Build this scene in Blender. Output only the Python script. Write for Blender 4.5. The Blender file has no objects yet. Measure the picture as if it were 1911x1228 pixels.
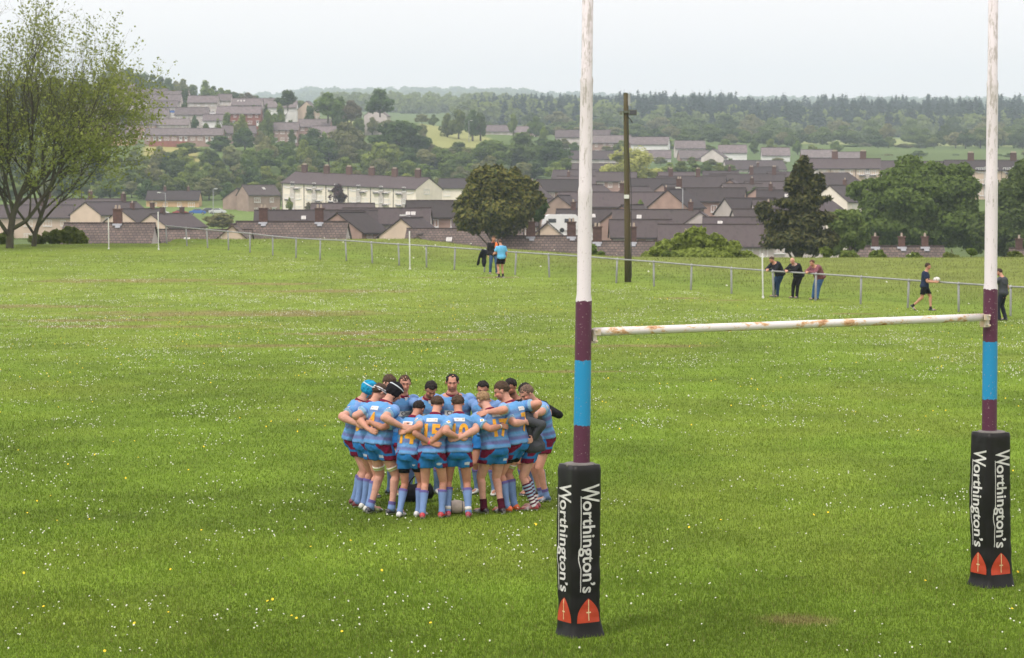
import bpy, bmesh, math, random
import numpy as np
from mathutils import Vector, Matrix, bvhtree
R = math.radians
rnd = random.Random(7)
nr = np.random.default_rng(11)
scene = bpy.context.scene
col = scene.collection

# ---------------------------------------------------------------- camera
EYE, PITCH, FPX = 4.43, R(3.22), 4512.0
cam_d = bpy.data.cameras.new('camera'); cam = bpy.data.objects.new('camera', cam_d); col.objects.link(cam)
cam.location = (0, 0, EYE); cam.rotation_euler = (R(90) - PITCH, 0, 0)
cam_d.sensor_width = 36; cam_d.lens = FPX / 1911 * 36
cam_d.clip_start = 0.5; cam_d.clip_end = 14000
cam_d.dof.use_dof = True; cam_d.dof.focus_distance = 32.5; cam_d.dof.aperture_fstop = 5.6
scene.camera = cam

# ---------------------------------------------------------------- sky and sun
SUN_EL, SUN_AZ = R(56), R(-140)      # azimuth from +Y towards +X: behind the camera, to its left
w = bpy.data.worlds.new('World'); scene.world = w; w.use_nodes = True
nt = w.node_tree; nt.nodes.clear()
sky = nt.nodes.new('ShaderNodeTexSky'); sky.sky_type = 'NISHITA'; sky.sun_disc = False
sky.sun_elevation = SUN_EL; sky.sun_rotation = SUN_AZ; sky.air_density = 1.0; sky.dust_density = 3.0
mx = nt.nodes.new('ShaderNodeMix'); mx.data_type = 'RGBA'
mx.inputs[0].default_value = 0.80
nt.links.new(sky.outputs[0], mx.inputs[6]); mx.inputs[7].default_value = (9.4, 8.5, 8.2, 1)   # overcast veil
bg = nt.nodes.new('ShaderNodeBackground'); bg.inputs[1].default_value = 0.141
wo = nt.nodes.new('ShaderNodeOutputWorld')
tcw = nt.nodes.new('ShaderNodeTexCoord'); sxw = nt.nodes.new('ShaderNodeSeparateXYZ'); nt.links.new(tcw.outputs['Generated'], sxw.inputs[0])
rw = nt.nodes.new('ShaderNodeMapRange'); rw.inputs[1].default_value = 0; rw.inputs[2].default_value = 1; rw.inputs[3].default_value = 1.0; rw.inputs[4].default_value = 1.35   # an overcast sky is brightest overhead
nt.links.new(sxw.outputs[2], rw.inputs[0]); vm = nt.nodes.new('ShaderNodeVectorMath'); vm.operation = 'SCALE'; nt.links.new(mx.outputs[2], vm.inputs[0]); nt.links.new(rw.outputs[0], vm.inputs['Scale'])
nt.links.new(vm.outputs[0], bg.inputs[0]); nt.links.new(bg.outputs[0], wo.inputs[0])
sd = bpy.data.lights.new('sun', 'SUN'); sd.energy = 1.9; sd.angle = R(8); sd.color = (1, .96, .9)
so = bpy.data.objects.new('sun', sd); col.objects.link(so)
sdir = Vector((math.sin(SUN_AZ) * math.cos(SUN_EL), math.cos(SUN_AZ) * math.cos(SUN_EL), math.sin(SUN_EL)))
so.rotation_euler = sdir.to_track_quat('Z', 'Y').to_euler(); so.location = (0, 0, 60)
scene.view_settings.view_transform = 'Standard'; scene.view_settings.look = 'None'
scene.view_settings.gamma = 1; scene.view_settings.exposure = 0.15
cy = scene.cycles
cy.use_denoising = True
try: cy.denoiser = 'OPENIMAGEDENOISE'
except Exception: pass
cy.max_bounces = 6; cy.diffuse_bounces = 3; cy.glossy_bounces = 2; cy.transmission_bounces = 3; cy.volume_bounces = 1
cy.transparent_max_bounces = 8; cy.sample_clamp_indirect = 4.0; cy.caustics_reflective = False; cy.caustics_refractive = False

def at(px, py, Y):
    """world point seen at photo pixel (px, py), Y metres down the field"""
    cp, sp = math.cos(PITCH), math.sin(PITCH)
    a, b = (px - 955.5) / FPX, (614 - py) / FPX
    d = Vector((a, cp + b * sp, -sp + b * cp)); t = Y / d.y
    return Vector((d.x * t, Y, EYE + d.z * t))

# ---------------------------------------------------------------- tagging
def tag(o, label=None, cat=None, group=None, kind=None):
    if label: o['label'] = label
    if cat: o['category'] = cat
    if group: o['group'] = group
    if kind: o['kind'] = kind
    return o
def empty(name, loc=(0, 0, 0), rz=0):
    o = bpy.data.objects.new(name, None); col.objects.link(o); o.empty_display_size = .2
    o.location = loc; o.rotation_euler = (0, 0, rz); return o
def link(name, me, mats=None, parent=None):
    o = bpy.data.objects.new(name, me); col.objects.link(o)
    if parent is not None: o.parent = parent
    if mats is not None:
        for m in (mats if isinstance(mats, (list, tuple)) else [mats]): me.materials.append(m)
    return o
def np_mesh(name, V, F, smooth=False, cols=None, mi=None):
    """F: (n,3) or (n,4) index array, or a list of index lists"""
    me = bpy.data.meshes.new(name)
    V = np.asarray(V, dtype=np.float32)
    if isinstance(F, np.ndarray):
        n, k = F.shape
        me.vertices.add(len(V)); me.vertices.foreach_set('co', V.ravel())
        me.loops.add(n * k); me.loops.foreach_set('vertex_index', F.astype(np.int32).ravel())
        me.polygons.add(n); me.polygons.foreach_set('loop_start', (np.arange(n) * k).astype(np.int32))
        try: me.polygons.foreach_set('loop_total', np.full(n, k, dtype=np.int32))
        except Exception: pass
    else:
        me.from_pydata([tuple(map(float, v)) for v in V], [], F)
    if mi is not None: me.polygons.foreach_set('material_index', np.asarray(mi, dtype=np.int32))
    if smooth: me.polygons.foreach_set('use_smooth', np.ones(len(me.polygons), dtype=bool))
    me.update(calc_edges=True)
    if cols is not None:
        at_ = me.color_attributes.new('Col', 'FLOAT_COLOR', 'POINT')
        c4 = np.ones((len(V), 4), dtype=np.float32); c4[:, :3] = cols
        at_.data.foreach_set('color', c4.ravel())
    return me

class MB:
    """collects shapes; build() links them as one mesh"""
    def __init__(s): s.v = []; s.f = []; s.m = []; s.n = 0
    def add(s, V, F, m=0):
        s.v.append(np.asarray(V, float)); s.f += [[i + s.n for i in f] for f in F]; s.m += [m] * len(F); s.n += len(V)
    def box(s, c, sz, rz=0, m=0, M=None):
        x, y, z = [q / 2 for q in sz]
        V = np.array([(a, b, d) for d in (-z, z) for b in (-y, y) for a in (-x, x)])
        if rz: ca, sa = math.cos(rz), math.sin(rz); V = np.stack([V[:, 0] * ca - V[:, 1] * sa, V[:, 0] * sa + V[:, 1] * ca, V[:, 2]], 1)
        if M is not None: V = V @ np.array(M).T
        s.add(V + np.array(c), [[0, 2, 3, 1], [4, 5, 7, 6], [0, 1, 5, 4], [2, 6, 7, 3], [0, 4, 6, 2], [1, 3, 7, 5]], m)
    def cap(s, p0, p1, r0, r1, n=12, rings=3, m=0):
        """tapered capsule"""
        p0, p1 = np.array(p0, float), np.array(p1, float); d = p1 - p0; L = np.linalg.norm(d) + 1e-9; d /= L
        a = np.cross(d, (0, 0, 1) if abs(d[2]) < .9 else (1, 0, 0)); a /= np.linalg.norm(a); b = np.cross(d, a)
        prof = [(-r0 * math.cos(t), r0 * math.sin(t)) for t in np.linspace(0.25, math.pi / 2, rings)]
        prof += [(L + r1 * math.cos(t), r1 * math.sin(t)) for t in np.linspace(math.pi / 2, .25, rings)]
        s.rings([(p0 + d * h, a * r, b * r) for h, r in prof], n, m)
    def rings(s, rg, n=16, m=0, caps=True):
        th = np.linspace(0, 2 * math.pi, n, endpoint=False); V = []; F = []
        for c, a, b in rg:
            V.append(np.array(c)[None] + np.cos(th)[:, None] * np.array(a) + np.sin(th)[:, None] * np.array(b))
        V = np.concatenate(V); k = len(rg)
        for i in range(k - 1):
            for j in range(n):
                j2 = (j + 1) % n; F.append([i * n + j, i * n + j2, (i + 1) * n + j2, (i + 1) * n + j])
        if caps: F.append(list(range(n - 1, -1, -1))); F.append([(k - 1) * n + j for j in range(n)])
        s.add(V, F, m)
    def ell(s, c, r, Rm=None, n=14, k=8, m=0):
        Rm = np.eye(3) if Rm is None else np.array(Rm)   # columns = axes
        rg = []
        for t in np.linspace(-math.pi / 2 * .93, math.pi / 2 * .93, k):
            rg.append((np.array(c) + Rm[:, 2] * (r[2] * math.sin(t)), Rm[:, 0] * r[0] * math.cos(t), Rm[:, 1] * r[1] * math.cos(t)))
        s.rings(rg, n, m)
    def build(s, name, mats, parent=None, smooth=False, off=None):
        V = np.concatenate(s.v)
        if off is not None: V = V - np.array(off)
        me = np_mesh(name, V, s.f, smooth, mi=s.m)
        return link(name, me, mats, parent)

# ---------------------------------------------------------------- materials
def new_mat(name):
    m = bpy.data.materials.new(name); m.use_nodes = True; m.node_tree.nodes.clear(); return m
def N(m, t, **kw):
    n = m.node_tree.nodes.new(t)
    for k, v in kw.items(): setattr(n, k, v)
    return n
def L(m, a, b): m.node_tree.links.new(a, b)
def mat(name, c, rough=.8, var=.15, scale=3.0, c2=None, bump=0.0, bscale=40., spec=.3, attr=None, metal=0, coords='Object', rand=0.0, stretch=(1, 1, 1), detail=4, trans=0.0, hue=0.0):
    """principled surface: base colour with procedural mottling towards c2, bump, optional per-vertex colour"""
    m = new_mat(name); o = N(m, 'ShaderNodeOutputMaterial'); p = N(m, 'ShaderNodeBsdfPrincipled')
    p.inputs['Roughness'].default_value = rough; p.inputs['Metallic'].default_value = metal
    p.inputs['Specular IOR Level'].default_value = spec
    tc = N(m, 'ShaderNodeTexCoord'); mp = N(m, 'ShaderNodeMapping'); mp.inputs['Scale'].default_value = stretch
    L(m, tc.outputs[coords], mp.inputs[0])
    ns = N(m, 'ShaderNodeTexNoise'); ns.inputs['Scale'].default_value = scale; ns.inputs['Detail'].default_value = detail
    L(m, mp.outputs[0], ns.inputs['Vector'])
    if attr:
        a = N(m, 'ShaderNodeAttribute'); a.attribute_name = attr; src = a.outputs['Color']
    else:
        rg = N(m, 'ShaderNodeRGB'); rg.outputs[0].default_value = (*c, 1); src = rg.outputs[0]
    if c2 is not None:
        rp = N(m, 'ShaderNodeMapRange'); rp.inputs[1].default_value = .38; rp.inputs[2].default_value = .62
        L(m, ns.outputs[0], rp.inputs[0])
        mxx = N(m, 'ShaderNodeMix'); mxx.data_type = 'RGBA'; L(m, rp.outputs[0], mxx.inputs[0]); L(m, src, mxx.inputs[6]); mxx.inputs[7].default_value = (*c2, 1); src = mxx.outputs[2]
    hs = N(m, 'ShaderNodeHueSaturation'); L(m, src, hs.inputs['Color'])
    mr = N(m, 'ShaderNodeMapRange'); mr.inputs[1].default_value = .3; mr.inputs[2].default_value = .7
    mr.inputs[3].default_value = 1 - var; mr.inputs[4].default_value = 1 + var
    L(m, ns.outputs[0], mr.inputs[0]); vo = mr.outputs[0]
    if rand:
        oi = N(m, 'ShaderNodeObjectInfo'); r2 = N(m, 'ShaderNodeMapRange'); r2.inputs[3].default_value = 1 - rand; r2.inputs[4].default_value = 1 + rand
        L(m, oi.outputs['Random'], r2.inputs[0]); mu = N(m, 'ShaderNodeMath', operation='MULTIPLY'); L(m, vo, mu.inputs[0]); L(m, r2.outputs[0], mu.inputs[1]); vo = mu.outputs[0]
        if hue:
            wn = N(m, 'ShaderNodeTexWhiteNoise', noise_dimensions='1D'); L(m, oi.outputs['Random'], wn.inputs['W'])
            r3 = N(m, 'ShaderNodeMapRange'); r3.inputs[3].default_value = .5 - hue; r3.inputs[4].default_value = .5 + hue * .6
            L(m, wn.outputs['Value'], r3.inputs[0]); L(m, r3.outputs[0], hs.inputs['Hue'])
    L(m, vo, hs.inputs['Value']); L(m, hs.outputs[0], p.inputs['Base Color'])
    if bump:
        n2 = N(m, 'ShaderNodeTexNoise'); n2.inputs['Scale'].default_value = bscale; n2.inputs['Detail'].default_value = 3
        L(m, mp.outputs[0], n2.inputs['Vector']); bp = N(m, 'ShaderNodeBump'); bp.inputs['Strength'].default_value = bump; bp.inputs['Distance'].default_value = .02
        L(m, n2.outputs[0], bp.inputs['Height']); L(m, bp.outputs[0], p.inputs['Normal'])
    out = p.outputs[0]
    if trans:
        tr = N(m, 'ShaderNodeBsdfTranslucent'); L(m, hs.outputs[0], tr.inputs[0]); ms = N(m, 'ShaderNodeMixShader'); ms.inputs[0].default_value = trans
        L(m, out, ms.inputs[1]); L(m, tr.outputs[0], ms.inputs[2]); out = ms.outputs[0]
    L(m, out, o.inputs[0]); return m

def vnoise(x, y, seed=0):
    """smooth 2-D value noise, 0..1"""
    g = np.random.default_rng(seed).random((256, 256))
    xi, yi = np.floor(x).astype(int), np.floor(y).astype(int); fx, fy = x - xi, y - yi
    fx = fx * fx * (3 - 2 * fx); fy = fy * fy * (3 - 2 * fy)
    a = g[xi % 256, yi % 256]; b = g[(xi + 1) % 256, yi % 256]; c = g[xi % 256, (yi + 1) % 256]; d = g[(xi + 1) % 256, (yi + 1) % 256]
    return (a * (1 - fx) + b * fx) * (1 - fy) + (c * (1 - fx) + d * fx) * fy
def fbm(x, y, seed=0, o=4):
    s = 0; a = .5; t = 0
    for i in range(o): s = s + a * vnoise(x * 2 ** i + 17 * i, y * 2 ** i + 5 * i, seed + i); t += a; a *= .5
    return s / t
def n3(P, sc, seed=0):
    """cheap smooth 3-D noise, about -1..1"""
    r = np.random.default_rng(seed); s = np.zeros(len(P))
    for i in range(7):
        k = r.normal(size=3) * sc; s += np.sin(P @ k + r.random() * 6.28)
    return s / 3.0
# ================================================================ the land
LX = [-600, 0, 250, 450, 600, 750, 900, 1060, 1250, 1500, 1750, 1911, 2500]
LY = [170, 230, 320, 420, 600, 750, 900, 1000, 1100, 1250, 1600, 2000, 2600, 3500, 5000, 6200, 7300]
LT = np.array([   # photo row at which the ground lies, per distance (rows) and column (LX)
 [622]*13,
 [590]*13,
 [521]*13,
 [472]*13,
 [402,402,402,404,408,408,412,400,378,366,366,366,366],
 [345,345,345,345,345,340,345,335,332,332,335,335,335],
 [275,275,272,275,285,290,300,300,300,303,308,310,310],
 [220,225,238,238,258,252,264,272,282,290,293,295,295],
 [190,190,205,212,226,228,252,258,268,277,283,285,285],
 [178,178,182,197,218,229,246,248,258,270,274,275,275],
 [200,200,200,207,218,230,238,238,248,264,262,262,262],
 [205,205,205,205,210,216,216,216,222,230,230,228,228],
 [200,200,200,200,198,196,198,206,212,216,217,217,217],
 [215]*13,
 [200,200,200,200,196,196,196,198,200,203,204,204,204],
 [188,188,188,185,180,179,179,183,189,192,193,193,193],
 [202]*13], float)
LZ = EYE + (360.2 - LT) * np.array(LY)[:, None] / FPX
PY = [-60, 60, 75, 87, 98, 112, 131, 142, 150, 160]; PZ = [0, 0, .0, .02, .24, .62, .97, 1.38, 1.57, 1.7]
def ground(X, Y):
    X = np.atleast_1d(np.asarray(X, float)); Y = np.atleast_1d(np.asarray(Y, float))
    px = 955.5 + FPX * X / np.maximum(Y, 60)
    iy = np.clip(np.searchsorted(LY, Y) - 1, 0, len(LY) - 2); fy = np.clip((Y - np.take(LY, iy)) / (np.take(LY, iy + 1) - np.take(LY, iy)), 0, 1)
    ix = np.clip(np.searchsorted(LX, px) - 1, 0, len(LX) - 2); fx = np.clip((px - np.take(LX, ix)) / (np.take(LX, ix + 1) - np.take(LX, ix)), 0, 1)
    fx = fx * fx * (3 - 2 * fx)
    v = (LZ[iy, ix] * (1 - fx) + LZ[iy, ix + 1] * fx) * (1 - fy) + (LZ[iy + 1, ix] * (1 - fx) + LZ[iy + 1, ix + 1] * fx) * fy
    yc = np.interp(px, [150, 300, 330, 780, 900, 1150, 1300, 2000], [143, 143, 151, 150, 140, 131, 130, 130])
    p = np.interp(np.minimum(Y, yc), PY, PZ)
    d = np.maximum(Y - yc, 0)
    p = p - np.where(d < 8, d * d * .028, 1.79 + (d - 8) * .45)
    far = Y > 145
    out = np.where(far, np.maximum(p, v), p)
    mnd = Y > 95   # lumps in the rough bank beyond the fence
    out = out + np.where(mnd, .10 * (fbm(X / 3, Y / 3, 5) - .5) * np.clip((Y - 95) / 20, 0, 1), 0) + .05 * (fbm(X / 9, Y / 9, 3) - .5) * np.clip((Y - 40) / 20, 0, 1)
    return out
def gz(x, y): return float(ground(x, y)[0])
def from_px(px, Y):
    x = (px - 955.5) / FPX * Y * 1.0
    return x

# fence line in plan (world metres)
FP0, FD = np.array([0, 113.0]), np.array([.563, -.827])
def beyond_fence(X, Y):   # signed distance beyond the railing
    return (X - FP0[0]) * .827 + (Y - FP0[1]) * .563

M = {}
def land_material():
    m = new_mat('field grass'); o = N(m, 'ShaderNodeOutputMaterial'); p = N(m, 'ShaderNodeBsdfPrincipled')
    p.inputs['Roughness'].default_value = .95; p.inputs['Specular IOR Level'].default_value = .1
    a = N(m, 'ShaderNodeAttribute'); a.attribute_name = 'Col'
    g = N(m, 'ShaderNodeTexCoord')
    n1 = N(m, 'ShaderNodeTexNoise'); n1.inputs['Scale'].default_value = 14; n1.inputs['Detail'].default_value = 5; n1.inputs['Roughness'].default_value = .7
    n2 = N(m, 'ShaderNodeTexNoise'); n2.inputs['Scale'].default_value = .9; n2.inputs['Detail'].default_value = 4
    L(m, g.outputs['Object'], n1.inputs['Vector']); L(m, g.outputs['Object'], n2.inputs['Vector'])
    r1 = N(m, 'ShaderNodeMapRange'); r1.inputs[1].default_value = .3; r1.inputs[2].default_value = .7; r1.inputs[3].default_value = .6; r1.inputs[4].default_value = 1.35
    r2 = N(m, 'ShaderNodeMapRange'); r2.inputs[1].default_value = .35; r2.inputs[2].default_value = .65; r2.inputs[3].default_value = .88; r2.inputs[4].default_value = 1.12
    L(m, n1.outputs[0], r1.inputs[0]); L(m, n2.outputs[0], r2.inputs[0])
    mu = N(m, 'ShaderNodeMath', operation='MULTIPLY'); L(m, r1.outputs[0], mu.inputs[0]); L(m, r2.outputs[0], mu.inputs[1])
    hs = N(m, 'ShaderNodeHueSaturation'); L(m, a.outputs['Color'], hs.inputs['Color']); L(m, mu.outputs[0], hs.inputs['Value'])
    L(m, hs.outputs[0], p.inputs['Base Color'])
    bp = N(m, 'ShaderNodeBump'); bp.inputs['Strength'].default_value = .6; bp.inputs['Distance'].default_value = .05
    L(m, n1.outputs[0], bp.inputs['Height']); L(m, bp.outputs[0], p.inputs['Normal'])
    L(m, p.outputs[0], o.inputs[0]); return m

GRASS = np.array([.116, .184, .017])
BARE = [(-9.8, 88, 7, 2.2), (-14, 84, 4, 1.2), (-3.6, 77, 3.5, .9), (-6, 76, 2.5, .7), (2.9, 24.9, .55, .28), (6.9, 97.0, 1.1, .5), (8.4, 95.5, 1.0, .4), (-.6, 110.5, 1.2, .8), (-17, 108, 5, 1.6), (-12.5, 80, 5, 1.0), (-6.5, 70, 3.5, .8), (-3, 73, 3, .7), (-20, 92, 6, 1.2), (3.2, 70, 3, .8), (1, 60, 2, .5), (-7.5, 101, 4, 1.1), (12.5, 88, 1.2, .5), (-11, 106, 3, .9), (-24, 84, 5, .8)]
def grass_col(X, Y):
    n = fbm(X / 2.2, Y / 2.2, 21); n2 = fbm(X / 11, Y / 14, 31); n3_ = fbm(X / .5, Y / .6, 41, 3)
    c = GRASS[None] * (0.42 + .68 * n[:, None] + .42 * n2[:, None] + .20 * n3_[:, None])
    yel = np.clip((fbm(X / 4, Y / 5, 51) - .5) * 4, 0, 1)[:, None]
    c = c * (1 - .5 * yel) + np.array([.18, .235, .030]) * .5 * yel
    far = np.clip((Y - 50) / 50, 0, 1)[:, None]
    c = c * (1 - .35 * far) + np.array([.20, .24, .055]) * .40 * far
    for x, y, rx, ry in BARE:
        d = ((X - x) / rx) ** 2 + ((Y - y) / ry) ** 2 + (fbm(X / .8, Y / .8, 61) - .5) * 1.6
        k = np.clip(1.1 - d, 0, 1)[:, None] * .68
        c = c * (1 - k) + np.array([.21, .150, .075]) * k
    return c
def land():
    u = np.concatenate([np.linspace(-.85, -.25, 22)[:-1], np.linspace(-.25, .25, 240), np.linspace(.25, .85, 22)[1:]])
    Yv = np.concatenate([np.linspace(-60, 18, 14)[:-1], np.linspace(18, 160, 400)[:-1], np.geomspace(160, 1400, 150)[:-1], np.geomspace(1400, 7300, 60)])
    U, Yg = np.meshgrid(u, Yv); X = U * (np.maximum(Yg, 0) + 75)
    x, y = X.ravel(), Yg.ravel(); z = ground(x, y)
    c = grass_col(x, y)
    bf = beyond_fence(x, y); k = np.clip(bf / 1.5 - .6, 0, 1) * (y > 75); bfk = np.clip((bf - 5 + 5 * fbm(x / 6, y / 6, 171)) / 9, 0, 1)[:, None]; rough = (np.array([.130, .195, .028])[None] * (1 - bfk) + np.array([.155, .185, .042])[None] * bfk) * (.7 + .6 * fbm(x / 1.6, y / 2.5, 71)[:, None])
    c = c * (1 - .75 * k[:, None]) + rough * .75 * k[:, None]
    v = (y > 160)
    wood = np.array([.085, .125, .032])[None] * (.8 + .5 * fbm(x / 25, y / 25, 81)[:, None])
    c[v] = wood[v]
    px = 955.5 + FPX * x / np.maximum(y, 60)
    def patch(x0, x1, y0, y1, cc):
        k = (px > x0) & (px < x1) & (y > y0) & (y < y1); c[k] = np.array(cc)[None] * (.9 + .25 * fbm(x[k] / 12, y[k] / 12, 91)[:, None])
    patch(180, 1000, 520, 640, (.13, .19, .045))
    patch(265, 375, 800, 895, (.27, .25, .085)); patch(490, 560, 850, 930, (.24, .24, .08))
    patch(600, 660, 1000, 1150, (.22, .24, .08)); patch(780, 910, 900, 1250, (.24, .25, .085))
    patch(1420, 2100, 1270, 1640, (.21, .24, .075)); patch(220, 640, 900, 1230, (.12, .16, .06))
    patch(1000, 1500, 560, 1100, (.085, .13, .045))
    ny, nx = U.shape; i = np.arange(ny - 1)[:, None] * nx + np.arange(nx - 1)[None]; F = np.stack([i, i + 1, i + nx + 1, i + nx], -1).reshape(-1, 4)
    o = link('ground', np_mesh('ground', np.stack([x, y, z], 1), F, True, c), land_material()); tag(o, 'green playing field running down into the valley and up the far hills', None, None, 'structure')
land()

M['blade'] = mat('grass blade', (1, 1, 1), .6, .0, 1, attr='Col', trans=.35, spec=.25)
def blades(name, n, X, Y, h, wd, c, lean=.5):
    Z = ground(X, Y); a = nr.random(n) * 6.283; la = nr.random(n) * 6.283; ln = nr.random(n) * lean
    dx, dy = np.cos(a) * wd / 2, np.sin(a) * wd / 2
    V = np.empty((n, 3, 3)); V[:, 0] = np.stack([X - dx, Y - dy, Z - .01], 1); V[:, 1] = np.stack([X + dx, Y + dy, Z - .01], 1)
    V[:, 2] = np.stack([X + np.cos(la) * ln * h, Y + np.sin(la) * ln * h, Z + h * np.sqrt(np.maximum(.1, 1 - ln ** 2))], 1)
    F = np.arange(n * 3).reshape(n, 3); cc = np.repeat(c, 3, axis=0)
    return np_mesh(name, V.reshape(-1, 3), F, False, cc)
def turf():
    n = 800000
    # density falls with distance
    q = nr.random(n); p = -1.2; y0, y1 = 18.5, 150.; Y = (y0 ** p + q * (y1 ** p - y0 ** p)) ** (1 / p)
    X = (nr.random(n) * 2 - 1) * (.24 * Y + 3.0)
    k = beyond_fence(X, Y) < .4; X, Y = X[k], Y[k]; n = len(X)
    h = (.022 + .026 * nr.random(n)) * (.7 + .7 * fbm(X / 1.3, Y / 1.3, 101)); wd = .006 + .00022 * Y + .003 * nr.random(n)
    h = h * (1 + np.clip((Y - 40) / 120, 0, .6))
    c = grass_col(X, Y) * (.82 + .36 * nr.random((n, 1))); dry = nr.random(n) < .07; c[dry] = c[dry] * .5 + np.array([.25, .22, .09]) * .5
    me = blades('grass', n, X, Y, h, wd, c, .75)
    tag(link('grass', me, M['blade']), 'short mown green grass covering the rugby pitch', None, None, 'stuff')
    # rough bank
    n = 100000; Y = 82 + nr.random(n) * 72; X = (nr.random(n) * 2 - 1) * (.235 * Y + 3); k = (beyond_fence(X, Y) > -.3) | ((Y > 141) & (X < -19)); X, Y = X[k], Y[k]; n = len(X)
    hh = (.05 + .13 * nr.random(n) * fbm(X / 2, Y / 2, 111)) * np.clip(.35 + beyond_fence(X, Y) / 6, .3, 1.1)
    bfk = np.clip((beyond_fence(X, Y) - 5 + 5 * fbm(X / 6, Y / 6, 171)) / 9, 0, 1)[:, None]; c = (np.array([.135, .195, .028])[None] * (1 - bfk) + np.array([.165, .195, .045])[None] * bfk) * (.72 + .5 * fbm(X / 3.5, Y / 5, 121)[:, None]) * (.75 + .5 * nr.random((n, 1))); dry = nr.random(n) < .2; c[dry] = c[dry] * .4 + np.array([.23, .21, .10]) * .6
    tag(link('rough_grass', blades('rough_grass', n, X, Y, hh, .016 + .014 * nr.random(n), c, .7), M['blade']), 'long rough grass on the bank beyond the railing', None, None, 'stuff')
turf()

M['petal'] = mat('petals', (.52, .54, .44), .8, .08, 5, spec=.1); M['dandelion'] = mat('yellow petals', (.75, .55, .03), .8, .1, 5)
def flowers(name, X, Y, r, h, m, label):
    n = len(X); Z = ground(X, Y) + h
    th = np.linspace(0, 6.283, 6, endpoint=False)
    t1 = (nr.random(n) - .5) * .9; t2 = (nr.random(n) - .5) * .9 - .35
    V = np.empty((n, 7, 3))
    for i, t in enumerate(th):
        ca, sa = math.cos(t), math.sin(t)
        V[:, i] = np.stack([X + r * ca, Y + r * sa, Z + r * (ca * t1 - sa * t2 * 1.2)], 1)
    V[:, 6] = np.stack([X, Y - r * .1, Z + r * .55], 1)
    b = np.arange(n)[:, None] * 7; F = np.concatenate([np.stack([b[:, 0] + i, b[:, 0] + (i + 1) % 6, b[:, 0] + 6], 1) for i in range(6)])
    tag(link(name, np_mesh(name, V.reshape(-1, 3), F, False), m), label, None, None, 'stuff')
def daisies():
    n = 620000; q = nr.random(n); p = -.6; y0, y1 = 21., 143.; Y = (y0 ** p + q * (y1 ** p - y0 ** p)) ** (1 / p); X = (nr.random(n) * 2 - 1) * (.23 * Y + 2.5)
    dens = np.interp(Y, [21, 30, 38, 45, 60, 75, 100, 130, 143], [.014, .016, .030, .060, .15, .38, .54, .44, .24])
    clump = np.clip((fbm(X / .9, Y / 1.3, 131) - .48) * 7, .07, 1) * np.clip((fbm(X / 6, Y / 6, 141) - .30) * 3, .25, 1)
    k = (nr.random(n) < dens * clump * .95) & (beyond_fence(X, Y) < -.8); X, Y = X[k], Y[k]
    flowers('daisies', X, Y, .0068 + .00006 * Y + .003 * nr.random(len(X)), .035 + .02 * nr.random(len(X)), M['petal'], 'small white daisies scattered in drifts over the pitch')
    n = 1300; Y = 22 + nr.random(n) ** .6 * 75; X = (nr.random(n) * 2 - 1) * .22 * Y; k = (nr.random(n) < np.clip((fbm(X / 3, Y / 3, 151) - .45) * 5, .03, 1)) & (beyond_fence(X, Y) < -1)
    flowers('buttercups', X[k], Y[k], np.full(k.sum(), .015), .05, M['dandelion'], 'small yellow flowers dotted in the pitch grass')
    n = 900; Y = 90 + nr.random(n) * 60; X = (nr.random(n) * 2 - 1) * .21 * Y; k = (beyond_fence(X, Y) > .5) & (nr.random(n) < .03 + .55 * (X < -4)); X, Y = X[k], Y[k]
    flowers('dandelion_clocks', X, Y, np.full(len(X), .04), .12 + .12 * nr.random(len(X)), M['petal'], 'pale dandelion seed heads in the rough bank beyond the railing')
daisies()
# ================================================================ houses
M['tile'] = mat('concrete roof tiles', (.088, .070, .068), .85, .55, 1.5, c2=(.040, .030, .031), rand=.34, hue=.025, bump=.5, bscale=4, detail=9, stretch=(1, .45, .45))
M['tile_far'] = mat('pale far roof tiles', (.135, .112, .110), .85, .3, 1.2, rand=.22, hue=.02)  # paler, greyer tile colour for the distant houses
M['tile_near'] = new_mat('coursed roof tiles')
def near_tile():
    m = M['tile_near']; o = N(m, 'ShaderNodeOutputMaterial'); p = N(m, 'ShaderNodeBsdfPrincipled'); p.inputs['Roughness'].default_value = .85
    tc = N(m, 'ShaderNodeTexCoord'); br = N(m, 'ShaderNodeTexBrick'); mp = N(m, 'ShaderNodeMapping'); mp.inputs['Rotation'].default_value = (R(90), 0, 0)
    L(m, tc.outputs['Object'], mp.inputs[0]); L(m, mp.outputs[0], br.inputs['Vector'])
    br.inputs['Scale'].default_value = 1; br.inputs['Brick Width'].default_value = .42; br.inputs['Row Height'].default_value = .27; br.inputs['Mortar Size'].default_value = .035
    br.inputs['Color1'].default_value = (.135, .098, .078, 1); br.inputs['Color2'].default_value = (.088, .064, .056, 1); br.inputs['Mortar'].default_value = (.035, .028, .026, 1)
    ns = N(m, 'ShaderNodeTexNoise'); ns.inputs['Scale'].default_value = .5; L(m, tc.outputs['Object'], ns.inputs['Vector'])
    r = N(m, 'ShaderNodeMapRange'); r.inputs[1].default_value = .3; r.inputs[2].default_value = .7; r.inputs[3].default_value = .75; r.inputs[4].default_value = 1.3; L(m, ns.outputs[0], r.inputs[0])
    hs = N(m, 'ShaderNodeHueSaturation'); L(m, br.outputs['Color'], hs.inputs['Color']); L(m, r.outputs[0], hs.inputs['Value']); L(m, hs.outputs[0], p.inputs['Base Color']); L(m, p.outputs[0], o.inputs[0])
near_tile()
M['ridge'] = mat('ridge tile', (.075, .055, .052), .85, .15, 2)
M['cream'] = mat('cream render', (.78, .71, .61), .9, .07, .6, bump=.1); M['cream2'] = mat('pink cream render', (.58, .46, .36), .9, .07, .6)
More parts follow.
